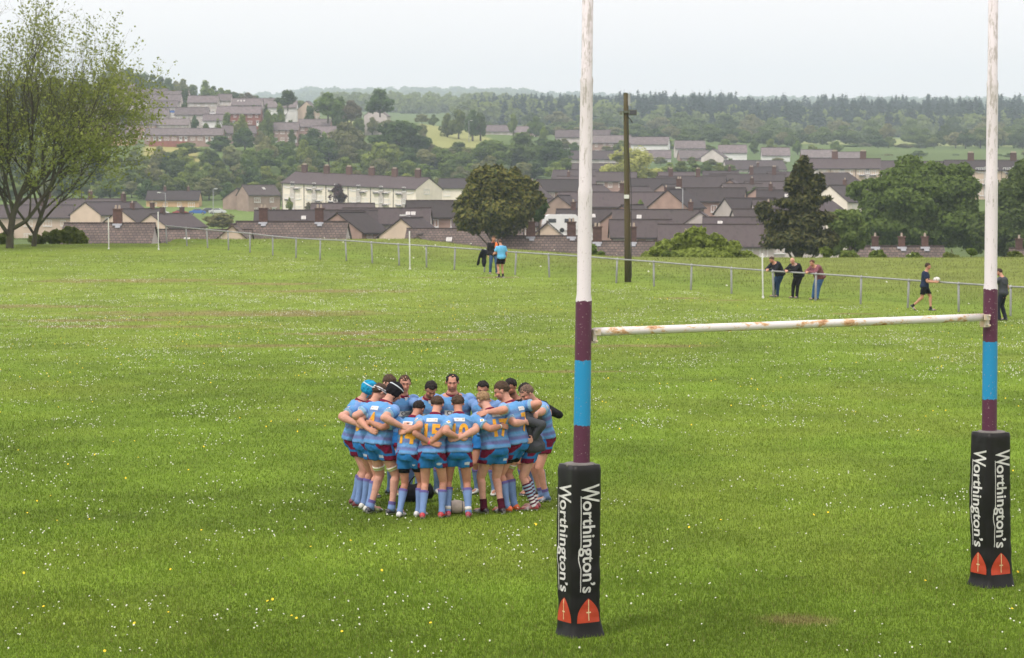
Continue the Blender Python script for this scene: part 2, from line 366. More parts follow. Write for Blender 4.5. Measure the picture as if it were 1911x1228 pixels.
M['grey'] = mat('grey render', (.50, .45, .42), .9, .12, .5, rand=.12); M['brown'] = mat('buff brick', (.30, .22, .18), .9, .14, .8, rand=.12)
M['pink'] = mat('pinkish brick', (.34, .23, .19), .9, .14, .8, rand=.1); M['red'] = mat('red brick', (.26, .10, .075), .9, .16, .8, rand=.1)
M['white'] = mat('white paint', (.72, .72, .70), .7, .05, 1); M['orange'] = mat('orange render', (.55, .36, .20), .9, .08, .7)
M['brick'] = mat('chimney brick', (.105, .058, .048), .9, .25, 3.0, rand=.2); M['pot'] = mat('chimney pot', (.40, .33, .26), .8, .1, 3)
M['lead'] = mat('lead flashing', (.30, .31, .33), .5, .15, 2); M['glass'] = mat('window glass', (.05, .055, .065), .12, .2, .4, spec=.6, rand=.3)
M['curtain'] = mat('net curtain', (.45, .43, .40), .9, .1, 2); M['upvc'] = mat('white window frame', (.74, .74, .72), .6, .04, 1)
M['gutter'] = mat('dark gutter', (.05, .045, .045), .6, .1, 1)
M['concrete'] = mat('balcony concrete', (.30, .28, .25), .9, .1, 1)
def win_mesh(w, h, mull=1):
    b = MB(); t = .09
    b.box((0, .06, 0), (w - .02, .03, h - .02), m=1)
    for s in (-1, 1): b.box((s * (w / 2 - t / 2), 0, 0), (t, .14, h), m=0); b.box((0, 0.001, s * (h / 2 - t / 2)), (w - 2 * t, .138, t), m=0)
    for i in range(mull): b.box((-w / 2 + w * (i + 1) / (mull + 1), .004, 0), (.08, .12, h - 2 * t), m=0)
    if mull == 2: b.box((0, .008, h * .2), (w - 2 * t, .10, .07), m=0)
    b.box((0, -.04, -h / 2 - .05), (w + .16, .22, .08), m=0)
    me = np_mesh('window', np.concatenate(b.v), b.f, mi=b.m); me.materials.append(M['upvc']); me.materials.append(M['glass']); return me
WM = {'s': win_mesh(1.0, 1.15, 1), 'm': win_mesh(1.7, 1.2, 2), 'l': win_mesh(2.3, 1.3, 2), 'n': win_mesh(.65, 1.0, 0)}
def door_mesh():
    b = MB(); b.box((0, 0, 1.0), (.95, .10, 2.02), m=0); b.box((0, -.06, 1.5), (.5, .03, .6), m=1); b.box((0, -.30, 2.14), (1.4, .7, .10), m=0)
    me = np_mesh('door', np.concatenate(b.v), b.f, mi=b.m); me.materials.append(M['upvc']); me.materials.append(M['glass']); return me
DM = door_mesh()
def chim_mesh(w=.95, d=.6, h=1.5, pots=2, flash=False):
    b = MB(); b.box((0, 0, h / 2 - .5), (w, d, h + 1.0), m=0); b.box((0, 0, h + .05), (w + .14, d + .14, .14), m=0)
    for i in range(pots):
        x = (i - (pots - 1) / 2) * w / max(pots, 1) * .8
        b.rings([((x, 0, h + .1), (.13, 0, 0), (0, .13, 0)), ((x, 0, h + .5), (.10, 0, 0), (0, .10, 0))], 8, 1)
    me = np_mesh('chimney', np.concatenate(b.v), b.f, mi=b.m); me.materials.append(M['brick']); me.materials.append(M['pot']); return me
CM = {1: chim_mesh(), 2: chim_mesh(1.5, .7, 1.7, 4), 0: chim_mesh(.7, .6, 1.0, 1)}
def flash_mesh():
    b = MB(); b.box((0, -.50, -.27), (1.0, .40, .05), m=0, M=Matrix.Rotation(R(30), 3, 'X')); b.box((.12, -.85, -.48), (.55, .5, .07), m=0, M=Matrix.Rotation(R(30), 3, 'X'))
    me = np_mesh('flashing', np.concatenate(b.v), b.f, mi=b.m); me.materials.append(M['lead']); return me
FM = flash_mesh()
def sky_mesh():
    b = MB(); b.box((0, 0, .05), (.62, .85, .10), m=0); b.box((0, 0, .11), (.5, .72, .03), m=1)
    me = np_mesh('skylight', np.concatenate(b.v), b.f, mi=b.m); me.materials.append(M['upvc']); me.materials.append(M['curtain']); return me
SM = sky_mesh()
def part(name, me, parent, loc=(0, 0, 0), rz=0, rx=0):
    o = bpy.data.objects.new(name, me); col.objects.link(o); o.parent = parent; o.location = loc; o.rotation_euler = (rx, 0, rz); return o

def house(px, ry, Y, Lw, D, he, pitch, rot, units, floors, wm, label, cat='house', name='house', chim=(), roofm='tile', panel=None, gw=False, sky=(), hip=False, group=None, wtypes=('m', 's'), cs=1, dx=None, flash=False, door=True, found=6.0, winf=True):
    """ridge centre seen at photo (px, ry) at distance Y; Lw along the ridge; rot degrees (0: ridge across the view)"""
    if 300 < Y <= 660 and cat == 'house': D *= .80
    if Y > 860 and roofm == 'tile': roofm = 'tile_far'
    rise = D / 2 * math.tan(R(pitch)); c = at(px, ry, Y); base = Vector((c.x, c.y, c.z - he - rise))
    root = empty(name, base, R(rot)); tag(root, label, cat, group)
    b = MB(); hl, hd = Lw / 2, D / 2
    V = [(-hl, -hd, -found), (hl, -hd, -found), (hl, hd, -found), (-hl, hd, -found), (-hl, -hd, he), (hl, -hd, he), (hl, hd, he), (-hl, hd, he)]
    if hip: b.add(V, [[0, 1, 5, 4], [1, 2, 6, 5], [2, 3, 7, 6], [3, 0, 4, 7]])
    else: b.add(V + [(-hl, 0, he + rise - .06), (hl, 0, he + rise - .06)], [[0, 1, 5, 4], [1, 2, 6, 9, 5], [2, 3, 7, 6], [3, 0, 4, 8, 7]])
    b.build('wall', M[wm], root)
    r = MB(); ov, th = .35, .16; sl = math.tan(R(pitch)); hx = hl + .18
    inset = hd * 1.0 if hip else 0
    for s in (-1, 1):
        e = (s * (hd + ov), he - ov * sl)
        P = [(-hx, e[0], e[1]), (hx, e[0], e[1]), (hx - inset, 0, he + rise), (-hx + inset, 0, he + rise)]
        Pt = [(x, y, z + th) for x, y, z in P]
        F = [[0, 1, 2, 3], [4, 5, 6, 7], [0, 1, 5, 4], [1, 2, 6, 5], [3, 0, 4, 7]]
        r.add(P + Pt, F)
        r.box((0, s * (hd + ov + .06), e[1] + .02), (2 * hx - .02, .12, .13), m=1)
    if hip:
        for s in (-1, 1): r.add([(s * hx, -hd - ov, he - ov * sl + th), (s * hx, hd + ov, he - ov * sl + th), (s * (hx - inset), 0, he + rise + th)], [[0, 1, 2]])
    else:
        r.box((0, 0, he + rise + th + .03), (2 * hx, .32, .12), m=2)
    roof = r.build('roof', [M[roofm], M['gutter'], M['ridge']], root)
    for cf in chim:
        f = cf if not isinstance(cf, tuple) else cf[0]; off = 0 if not isinstance(cf, tuple) else cf[1]
        ch = part('chimney', CM[cs], roof, (f * hl, off, he + rise - abs(off) * sl - .1 + .2))
        if flash: part('flashing', FM, roof, (f * hl, off, he + rise - abs(off) * sl + .25))
    for sf, so_ in sky: part('skylight', SM, roof, (sf * hl, -so_ * hd, he + rise - so_ * hd * sl + th), rx=R(pitch))
    if not winf: return root
    uw = Lw / units
    for i in range(units):
        x0 = -hl + uw * (i + .5); fl = (-1) ** i
        for f in range(floors):
            z = 1.45 + f * 2.6
            if z > he - .5: continue
            part('window', WM[wtypes[0]], root, (x0 - fl * uw * .22, -hd, z))
            if f or not door: part('window', WM[wtypes[1]], root, (x0 + fl * uw * .24, -hd, z))
        if door: part('door', DM, root, (x0 + fl * uw * .30, -hd - .04, 0))
        if panel and (panel != 'alt' or i % 2 == 0):
            pm = MB(); pm.box((x0 - fl * uw * .05, -hd - .035, 2.62), (uw * .84, .07, .75)); pm.build('cladding', M['red' if panel in ('alt', 'red') else panel], root)
    if gw:
        for s in (-1, 1): part('window', WM['s'], root, (s * hl, 0, 1.45 + 2.6 * (floors - 1)), R(90) * s)
    return root

def flats(px, ry, Y, Lw, D, he, rot, units, floors, chims, label, wm='cream', full=True):
    root = house(px, ry, Y, Lw, D, he, 25, rot, 1, 0, wm, label, 'apartment block', 'apartment_block', chim=chims, cs=2, found=4, door=False, winf=False)
    hl, hd = Lw / 2, D / 2; uw = Lw / units
    for i in range(units):
        x0 = -hl + uw * (i + .5)
        st = MB(); st.box((x0, -hd - .05, he / 2 - .1), (1.5, .10, he - .7)); st.build('stair_panel', M['grey'], root)
        dp = MB(); dp.box((x0 - uw * .47, -hd - .06, he / 2), (.12, .12, he - .1)); dp.build('drainpipe', M['gutter'], root)
        for f in range(floors):
            z = 1.5 + f * 2.75
            for s in (-1, 1):
                part('window', WM['m'], root, (x0 + s * uw * .20, -hd, z)); part('window', WM['n'], root, (x0 + s * uw * .36, -hd, z + .1))
            part('window', WM['s'], root, (x0, -hd - .10, z + .3))
            if f >= 1:
                for s in (-1, 1):
                    if (i + f + (s > 0)) % 3 == 0: continue
                    bc = MB(); bc.box((x0 + s * uw * .20, -hd - .30, z - .98), (1.9, .55, .10)); bc.box((x0 + s * uw * .20, -hd - .56, z - .80), (1.6, .05, .26), m=1)
                    bc.build('balcony', [M['concrete'], M['gutter']], root)
    for s in (-1, 1): part('window', WM['l'], root, (s * hl, -1, 1.5 + 2.75 * (floors - 1)), R(90) * s)
    return root

# --- nearest terrace roofs, just over the crest
H = house
H(205, 419, 262, 9.6, 8.5, 4.8, 31, 0, 2, 2, 'grey', 'near tiled roof at the far left with one brick chimney, peeping over the field edge', chim=(.18,), roofm='tile_near', flash=True)
H(372, 431, 268, 11.5, 8.0, 4.8, 30, 0, 2, 2, 'grey', 'lower near tiled roof without a chimney behind the two white corner posts', roofm='tile_near', sky=((-.2, .5), (.45, .6)))
H(545, 416, 276, 12.6, 9.0, 4.8, 31, -3, 2, 2, 'grey', 'near tiled roof with two brick chimneys left of the white touchline post', chim=(-.52, .50), roofm='tile_near', flash=True)
H(436, 421, 250, 3.2, 5.2, 4.8, 42, 90, 1, 1, 'cream2', 'small cream gable poking up over the grass between two near roofs', roofm='tile_near', winf=False)
H(868, 429, 285, 13.5, 9.0, 4.8, 30, -4, 2, 2, 'grey', 'near tiled roof with one chimney behind the two men talking at the railing', chim=(.46,), roofm='tile_near', sky=((-.25, .5),), flash=True)
H(1010, 443, 262, 8.0, 9.0, 4.8, 30, -3, 2, 2, 'grey', 'near tiled roof with two chimneys just left of the tall white goal post', chim=(-.28, .82), roofm='tile_near', flash=True)
H(1150, 453, 255, 9.5, 9.0, 4.8, 30, -3, 2, 2, 'grey', 'near tiled roof with two chimneys behind the wooden utility pole', chim=(-.42, .35), roofm='tile_near', flash=True)
H(1300, 463, 262, 9.0, 9.0, 4.8, 30, -3, 2, 2, 'grey', 'near tiled roof with a low chimney half hidden by the bright hawthorn bushes', chim=(-.22,), roofm='tile_near')
H(1672, 462, 262, 10.0, 8.5, 4.8, 30, -3, 2, 2, 'grey', 'near tiled roof with three small chimneys below the big round oak', chim=(-.45, .12, .62), cs=0, roofm='tile_near', flash=True)
H(1925, 466, 262, 4.5, 8.0, 4.8, 30, -3, 1, 2, 'grey', 'near tiled roof at the right edge beyond the right goal post', chim=(-.6,), cs=0, roofm='tile_near')
H(1022, 416, 282, 3.6, 4.6, 4.6, 40, 90, 1, 1, 'cream2', 'tiny pale gable beside the left goal post among the near roofs', roofm='tile', winf=False)
H(783, 441, 240, 2.5, 4.0, 4.8, 38, 84, 1, 1, 'grey', 'little grey gable top at the field edge beside the white touchline post', roofm='tile_near', winf=False)
# --- left lower houses
H(207, 378, 470, 16, 9.0, 5.2, 32, 62, 2, 2, 'cream2', 'cream gabled house with dark roof partly hidden by the sparse tree', chim=(.5,), door=False)
H(262, 391, 430, 13, 8.0, 5.0, 33, 66, 2, 2, 'cream2', 'low cream gabled house left of the lamp post, second in the stepped row', chim=(.6, -.4), cs=0)
H(318, 400, 410, 13, 8.0, 5.0, 33, 68, 2, 2, 'cream2', 'low cream gabled house below the yellow semi, lowest in the stepped row', chim=(.6, -.4), cs=0)
H(130, 372, 520, 22, 9.0, 5.2, 32, 8, 3, 2, 'grey', 'grey house row seen through the sparse left tree', chim=(.4, -.4))
H(40, 384, 480, 20, 9.0, 5.2, 32, 8, 3, 2, 'cream2', 'cream house at the far left behind the tree trunks', chim=(.4,))
H(325, 357, 640, 13.8, 8.5, 5.3, 33, 0, 2, 2, 'orange', 'pair of yellow rendered semis above the parked cars', chim=(-.35, .55), cs=0, wtypes=('m', 's'))
H(448, 352, 630, 5.5, 9.5, 5.2, 35, 78, 1, 2, 'brown', 'brown brick house, left one of the two before the woodland', chim=())
H(482, 346, 625, 9.0, 8.5, 5.4, 35, 32, 1, 2, 'brown', 'taller brown brick house with a skylight left of the cream flats', sky=((.2, .4),), door=True)
FL = flats(674, 327, 585, 40.0, 11.0, 10.3, -33, 6, 4, (-.86, -.52, -.18, .16, .5, .84), 'long cream four-storey flats with six chimneys in the valley')
def shear(root, k):
    for o in root.children:
        if o.name.split('.')[0] in ('wall', 'roof'):
            for v in o.data.vertices: v.co.z -= k * v.co.x
            for c in o.children: c.location.z -= k * c.location.x
        elif o.location.x: o.location.z -= k * o.location.x
        else:
            xm = sum(v.co.x for v in o.data.vertices) / len(o.data.vertices); o.location.z -= k * xm
shear(FL, .040)   # the block steps down the slope to the right
H(852, 334, 640, 9, 9.0, 5.6, 33, -8, 1, 2, 'cream', 'white and brown house at the right end of the long cream flats', hip=False, sky=())
# --- rows in front of the flats
H(590, 394, 350, 17.5, 9.0, 4.8, 32, 3, 3, 2, 'grey', 'long brown roof below the flats, left of the pale brown gable', sky=((-.2, .5), (.3, .6)))
H(655, 398, 335, 8.0, 9.5, 4.6, 34, 66, 1, 2, 'pink', 'house with a broad pinkish gable facing the pitch, below the flats', door=False)
H(722, 390, 360, 13.0, 8.5, 4.8, 32, -2, 2, 2, 'grey', 'house with white windows and brown roof between two gables below the flats', sky=((.5, .4), (.62, .4)))
H(768, 408, 330, 7.5, 8.0, 4.4, 36, 70, 1, 1, 'cream2', 'small brown extension roof with a cream edge behind the white touchline post', door=False)
H(826, 376, 372, 11.0, 9.0, 5.0, 33, 6, 2, 2, 'pink', 'brick house with dark roof left of the big brownish cypress', chim=(), gw=True)
H(640, 381, 392, 10.0, 8.0, 4.8, 32, 0, 2, 2, 'grey', 'dark roof strip directly under the left half of the flats')
H(905, 408, 345, 9, 8.0, 4.8, 32, 0, 2, 2, 'pink', 'brown house behind the foot of the big brownish cypress')
# --- centre and right estate
H(1040, 336, 540, 10.5, 9.0, 5.0, 34, 30, 2, 2, 'pink', 'brown house with pinkish gable right of the cypress top', door=True)
H(1142, 360, 425, 18.5, 9.0, 5.2, 33, -5, 4, 2, 'pink', 'row of houses with red panels and white windows crossed by the utility pole', panel='red', chim=(.2,))
H(1052, 366, 415, 7, 8.0, 5.2, 36, 72, 1, 2, 'brown', 'house with a brown gable just left of the tall left goal post', door=False)
H(1318, 352, 420, 13.5, 7.8, 5.4, 34, -12, 2, 2, 'pink', 'brown house with a white bay window in the middle of the estate', gw=True, chim=(-.7,))
H(1262, 355, 405, 7, 9.0, 5.4, 38, 62, 1, 2, 'pink', 'pinkish gable house left of the white bay window')
H(1400, 371, 400, 9.5, 9.0, 4.8, 34, 24, 1, 2, 'grey', 'grey gable house left of the dark spiky cypress', door=False)
H(1470, 374, 385, 11.0, 8.0, 4.8, 32, 0, 2, 2, 'grey', 'brown roofed house behind the dark spiky cypress')
H(1225, 393, 340, 12.0, 8.5, 4.8, 32, -4, 2, 2, 'pink', 'long low roof right of the utility pole above the hawthorn', chim=(.8,), cs=0, sky=((-.4, .5),))
H(1308, 396, 335, 4.5, 8.0, 4.8, 36, 82, 1, 1, 'grey', 'pale grey gable among the low roofs of the estate', winf=False)
H(1375, 407, 330, 9.0, 8.5, 4.8, 32, -6, 2, 2, 'grey', 'dark low roof left of the cypress, one of the closest of the estate', sky=((-.5, .4),))
H(1335, 421, 300, 14.0, 8.5, 4.8, 30, -3, 3, 2, 'grey', 'very dark long roof just behind the hawthorn bushes')
H(1215, 334, 520, 11, 9.0, 5.2, 33, -12, 2, 2, 'cream2', 'house with a pale front under the yellow-green willow')
H(1290, 330, 530, 15, 9.0, 5.2, 33, -10, 3, 2, 'pink', 'brown roof row right of the willow, left of the estate hedge', chim=(-.6, .2))
H(1395, 326, 545, 17, 9.0, 5.2, 33, -6, 3, 2, 'pink', 'brown roof row with a gable above the round estate bush', chim=(.1, .7))
H(1365, 336, 505, 6, 8.5, 5.0, 34, 78, 1, 2, 'pink', 'brown gable in the middle of the estate roofs', winf=False)
H(1440, 340, 500, 12, 8.5, 5.0, 34, 18, 2, 2, 'grey', 'dark roof just left of the cypress tip')
H(1468, 322, 560, 9, 8.5, 5.0, 34, 10, 2, 2, 'grey', 'dark roof hidden behind the cypress tip')
H(1560, 323, 520, 12.5, 9.5, 5.2, 34, -6, 2, 2, 'cream', 'dark hipped roof in front of the right-hand flats', hip=True, chim=())
H(1572, 347, 470, 11.0, 9.5, 5.2, 38, 56, 1, 2, 'cream', 'white gabled house with dark roof left of the big round oak', chim=(.2,), cs=0, gw=True)
H(1530, 372, 400, 8.0, 8.0, 4.6, 34, 60, 1, 1, 'cream', 'low cream house peeping out between cypress and oak', winf=False)
H(1075, 318, 640, 12, 9, 5.2, 33, -10, 2, 2, 'grey', 'grey roofed house behind the tall left goal post')
H(1120, 306, 700, 16, 9, 5.2, 33, -8, 2, 2, 'grey', 'terrace with white windows left of the willow', winf=True)
flats(1572, 297, 600, 18.5, 10.0, 8.0, -8, 3, 3, (-.2, .55), 'cream three-storey flats with two chimneys right of the cypress tip', 'cream2')
flats(1838, 300, 590, 19.5, 10.0, 7.0, -5, 3, 3, (-.35, .15, .7), 'cream flats with three chimneys behind the right goal post', 'cream2')
H(1655, 301, 640, 14, 9, 5.2, 33, -4, 2, 2, 'grey', 'grey roof between the two right-hand blocks of flats')
H(1735, 302, 650, 10, 9, 5.2, 33, -4, 2, 2, 'grey', 'low grey roof just left of the right-hand flats with three chimneys')
for a in [(1108, 346, 470, 8.0, 62, 'pink', 'pinkish gable behind the tall goal post and the red panelled row'), (1188, 349, 470, 9.0, 58, 'grey', 'grey gable behind the utility pole above the red panelled row'), (1248, 345, 480, 7.5, 66, 'brown', 'brown gable under the right side of the willow'),
          (1428, 352, 450, 8.0, 60, 'pink', 'pinkish gable left of the spiky cypress, above the round estate bush'), (1180, 384, 350, 7.0, 62, 'pink', 'pink gable with dark roof right behind the utility pole'), (985, 348, 480, 9.0, 60, 'pink', 'pink gable touching the right side of the bronze cypress'),
          (1500, 336, 520, 8.0, 60, 'grey', 'grey gable hidden behind the top of the spiky cypress'), (1620, 312, 640, 8.0, 62, 'cream2', 'cream gable below the right-hand flats behind the oak')]:
    H(a[0], a[1], a[2], a[3], 9.5, 5.0, 35, a[4], 1, 2, a[5], a[6], gw=True, chim=(.4,) if a[0] % 2 else (), cs=0)
for k, a in enumerate([(1075, 330, 580, 9, 0, 'grey', 'small grey semi high behind the tall goal post'), (1150, 322, 600, 10, -6, 'pink', 'pinkish semi below the terrace left of the willow'), (1262, 322, 610, 9, 4, 'cream2', 'pale semi under the estate hedge'), (1345, 320, 620, 9, -4, 'grey', 'grey semi right under the estate hedge'),
          (1425, 312, 690, 8, 0, 'white', 'white walled semi left of the spiky cypress tip'), (1385, 344, 480, 8, 10, 'cream2', 'cream walled house above the round estate bush'), (1455, 356, 430, 8, -6, 'pink', 'pinkish walled house behind the left lobe of the cypress'), (1225, 362, 430, 7, 4, 'red', 'red brick walled house right of the utility pole'),
          (1195, 412, 320, 8, 0, 'pink', 'low pink house right behind the near roofs by the utility pole'), (1412, 392, 350, 7, 8, 'grey', 'grey walled house left behind the cypress'), (985, 372, 420, 8, -4, 'grey', 'grey walled house at the right foot of the bronze cypress'), (955, 395, 370, 8, 0, 'pink', 'pink walled house hidden behind the bronze cypress'), (1090, 392, 360, 8, 4, 'white', 'white walled house behind the tall goal post')]):
    H(a[0], a[1], a[2], a[3], 8.0, 5.0, 33, a[4], 2, 2, a[5], a[6], chim=(.5,) if k % 2 else (-.4,), cs=0, sky=((.3, .5),) if k % 3 == 0 else ())
# --- mid distance, right
for a in [(1088, 243, 980, 22, 'grey', 'terrace behind the tall left goal post, highest of the right-hand houses', -4, 3),
          (1135, 253, 960, 18, 'pink', 'reddish roofed terrace left of the utility pole', -4, 3),
          (1116, 282, 860, 20, 'grey', 'grey terrace half hidden by the willow crown', -4, 3),
          (1214, 256, 950, 14.5, 'white', 'white ended terrace above the willow, right of the pole lamp', -10, 2),
          (1287, 263, 930, 11.5, 'grey', 'grey semi with two windows under the dark far wood', 0, 2),
          (1294, 281, 900, 11.0, 'pink', 'pinkish semi below the grey semi, left of the white gabled house', 4, 2),
          (1228, 281, 890, 9.5, 'white', 'pale house at the right edge of the willow crown', -4, 2),
          (1367, 271, 910, 10.5, 'white', 'white house with a dark porch in the middle of the far estate', -4, 2),
          (1333, 279, 890, 6.0, 'grey', 'grey gabled house touching the white house with the porch', 72, 1),
          (1385, 300, 800, 12, 'grey', 'broad grey roof below the white house', 8, 2),
          (1436, 300, 800, 9, 'grey', 'grey roof left of the cypress tip in the far estate', 14, 2),
          (1447, 276, 910, 10.5, 'white', 'white fronted house rightmost of the far estate', -3, 2),
          (1524, 280, 930, 12, 'red', 'reddish roof behind the right-hand cream flats', -3, 2),
          (1588, 284, 930, 10, 'grey', 'grey roof below the far green field', -3, 2),
          (1700, 302, 800, 20, 'grey', 'long low roof above the big round oak', -3, 3)]:
    H(a[0], a[1], a[2], a[3], 8.5, 5.1, 34, a[6], a[7], 2, a[4], a[5], chim=(), roofm='tile')
H(928, 234, 1120, 16, 9, 5.2, 33, -2, 2, 2, 'grey', 'pale terrace beside the tall hilltop trees, left part of the far pair')
H(979, 236, 1120, 13, 9, 5.2, 33, -2, 2, 2, 'pink', 'brownish terrace beyond the field, right part of the far pair')
# --- hillside on the left
for a in [(283, 177, 1010, 25, 'grey', 'long terrace with pale walls high on the hill, left of the hilltop fir', 0, 4, None),
          (276, 166, 1060, 18, 'grey', 'roof above the long hill terrace', 0, 3, None),
          (236, 157, 1100, 9, 'grey', 'highest roof on the hill beside the sparse tree', 0, 2, None),
          (235, 182, 1020, 9, 'grey', 'hill house touching the crown of the sparse tree', 0, 2, None),
          (286, 202, 960, 12.2, 'grey', 'pale semi with a conservatory below the long hill terrace', 0, 2, None),
          (230, 206, 960, 9, 'grey', 'hillside house seen through the outer twigs of the sparse tree', 0, 2, None),
          (359, 201, 960, 13.0, 'grey', 'pale semi with white garden sheds in the middle of the hillside', 0, 2, None),
          (380, 179, 1010, 12.5, 'grey', 'pale semi with a porch in the upper hill row', 0, 2, None),
          (420, 176, 1030, 5.8, 'grey', 'narrow grey house between two upper hill terraces', 0, 1, None),
          (447, 199, 960, 17.5, 'red', 'red brick terrace with five white windows on the hillside', 0, 3, 'red'),
          (462, 184, 1010, 12.5, 'grey', 'upper hill house with a bright roof light', 0, 2, None),
          (500, 184, 1030, 6, 'grey', 'narrow upper hill house right of the bright roof light', 0, 1, None),
          (528, 188, 1000, 11.8, 'white', 'pale walled semi below the dark hilltop fir', 0, 2, None),
          (524, 229, 930, 14.0, 'pink', 'pinkish terrace above the yellow clipped hedge', 0, 3, None),
          (446, 235, 920, 12.5, 'brown', 'brown gabled house half hidden by a round tree on the hillside', 10, 2, None),
          (588, 223, 940, 12.5, 'pink', 'brown terrace with a bright wet roof above the scrub', -3, 2, None)]:
    H(a[0], a[1], a[2], a[3], 8.5, 4.9, 34, a[6], a[7], 2, a[4], a[5], chim=(), panel=None, door=True, sky=((-.6, .4), (-.4, .4), (-.2, .4)) if 'bright roof light' in a[5] and 'right of' not in a[5] else ())
for a in [(305, 189, 990, 12.0, 'grey', 'pale semi squeezed between the two longest hill terraces'), (330, 170, 1050, 11.0, 'grey', 'pale house behind the dark tree of the upper hill row'), (402, 214, 945, 9.0, 'white', 'white extension houses beside the sheds on the hillside'), (265, 221, 935, 12.0, 'pink', 'pinkish hill semi above the bungalow row'), (325, 222, 935, 12.0, 'grey', 'grey hill semi above the middle of the bungalow row'), (186, 196, 985, 16.0, 'grey', 'grey terrace glimpsed through the sparse tree crown'), (180, 222, 945, 16.0, 'pink', 'pinkish terrace glimpsed low through the sparse tree crown'), (605, 236, 915, 9.0, 'pink', 'small brown house right of the bright wet roof')]:
    H(a[0], a[1], a[2], a[3], 7.0, 4.9, 34, 0, 2, 2, a[4], a[5], chim=())
H(576, 190, 990, 7, 7.5, 4.6, 40, 80, 1, 2, 'cream2', 'pale gabled house left of the round hilltop tree', door=False)
H(704, 201, 1010, 10, 9.5, 4.2, 36, 84, 1, 1, 'grey', 'grey gabled house standing alone under the wide hilltop oak', winf=False)
H(345, 240, 905, 29, 8.5, 2.8, 30, 0, 6, 1, 'pink', 'long single-storey bungalow row at the foot of the hill estate', wtypes=('m', 's'))
H(218, 243, 905, 14, 8.5, 2.8, 30, 0, 3, 1, 'orange', 'orange walled bungalow at the edge of the sparse tree')
# retaining wall
gw_ = MB(); p0, p1 = at(278, 266, 896), at(352, 266, 896); gw_.box(((p0.x + p1.x) / 2, 896, p0.z - 2), (p1.x - p0.x, .5, 5)); tag(gw_.build('garden_wall', M['red']), 'long red brick garden wall below the bungalow row', 'wall')
# ================================================================ trees
def leafmat(name, c, c2, rand=.22, trans=.42, hue=.02):
    return mat(name, c, .75, .22, 3.5, c2=c2, rand=rand, hue=hue, trans=trans, spec=.15)
M['leaf'] = leafmat('broad leaves', (.120, .180, .040), (.165, .215, .055))
M['leaf_fresh'] = leafmat('fresh leaves', (.180, .240, .045), (.22, .28, .06), .12)
M['leaf_dark'] = leafmat('dark leaves', (.072, .122, .036), (.10, .150, .042), .15)
M['leaf_olive'] = leafmat('olive leaves', (.20, .225, .085), (.24, .24, .11), .15)
M['leaf_brown'] = leafmat('bronze leaves', (.17, .155, .09), (.19, .17, .11), .15)
M['leaf_purple'] = leafmat('purple leaves', (.075, .035, .040), (.09, .05, .05), .1)
M['cypress'] = leafmat('cypress sprays', (.062, .085, .024), (.165, .150, .032), .05, .12, 0)
M['fir'] = leafmat('fir needles', (.015, .036, .022), (.024, .048, .027), .2, .1)
M['bark'] = mat('bark', (.085, .068, .050), .95, .35, 2.5, bump=.5, bscale=9)
M['bark_l'] = mat('mossy bark', (.085, .070, .052), .95, .35, 1.5, c2=(.065, .070, .035), bump=.5, bscale=8)

def crown_mesh(n, blobs, size, seed, lump=.35, tear=.0, m=None, aspect=1.4, core=.35):
    """leaf clumps spread over the shells of overlapping lobes; blobs = [(x,y,z,rx,ry,rz)]"""
    r = np.random.default_rng(seed); B = np.array(blobs); wgt = (B[:, 3] * B[:, 4] + B[:, 3] * B[:, 5]); k = r.choice(len(B), n, p=wgt / wgt.sum())
    d = r.normal(size=(n, 3)); d /= np.linalg.norm(d, axis=1)[:, None]
    rad = 1 - core * r.random(n) ** 1.7
    rad *= 1 + lump * .5 * n3(d + B[k, :3] * 9, 4.0, seed + 1)
    P = B[k, :3] + d * B[k, 3:] * rad[:, None]
    # thin out by a 3-D noise so the sky shows through
    keep = n3(P, 9.0, seed + 2) > -1.1 + tear * 1.2; P, d = P[keep], d[keep]; n = len(P)
    nn = d + r.normal(size=(n, 3)) * .55 + np.array([0, 0, .35]); nn /= np.linalg.norm(nn, axis=1)[:, None]
    a = np.cross(nn, r.normal(size=(n, 3))); a /= np.linalg.norm(a, axis=1)[:, None]; b = np.cross(nn, a)
    s = size * (.55 + .9 * r.random(n))[:, None]
    V = np.stack([P - a * s * aspect * .5, P - b * s * .5 + nn * s * .12, P + a * s * aspect * .5, P + b * s * .5 - nn * s * .10], 1).reshape(-1, 3)
    F = np.arange(4 * n).reshape(n, 4)
    me = np_mesh('crown', V, F); me.materials.append(m); return me
def dome_blobs(seed, n=14, w=.42, zlo=.30, ztop=1.0, rb=.17, flat=1.0):
    r = np.random.default_rng(seed); out = [(0, 0, (zlo + ztop) / 2, w * .62, w * .62, (ztop - zlo) * .42)]
    for i in range(n):
        a = r.random() * 6.283; h = r.random(); z = zlo + rb * .6 + (ztop - zlo - rb * 1.3) * h
        rr = w * math.sqrt(max(.05, 1 - (2 * h - .75) ** 2 * .85)) - rb * .5
        rr *= (.55 + .45 * r.random()) if i % 3 == 0 else (.85 + .2 * r.random())
        q = rb * (.65 + .6 * r.random()); out.append((rr * math.cos(a), rr * math.sin(a), z, q, q, q * .8 * flat))
    return out
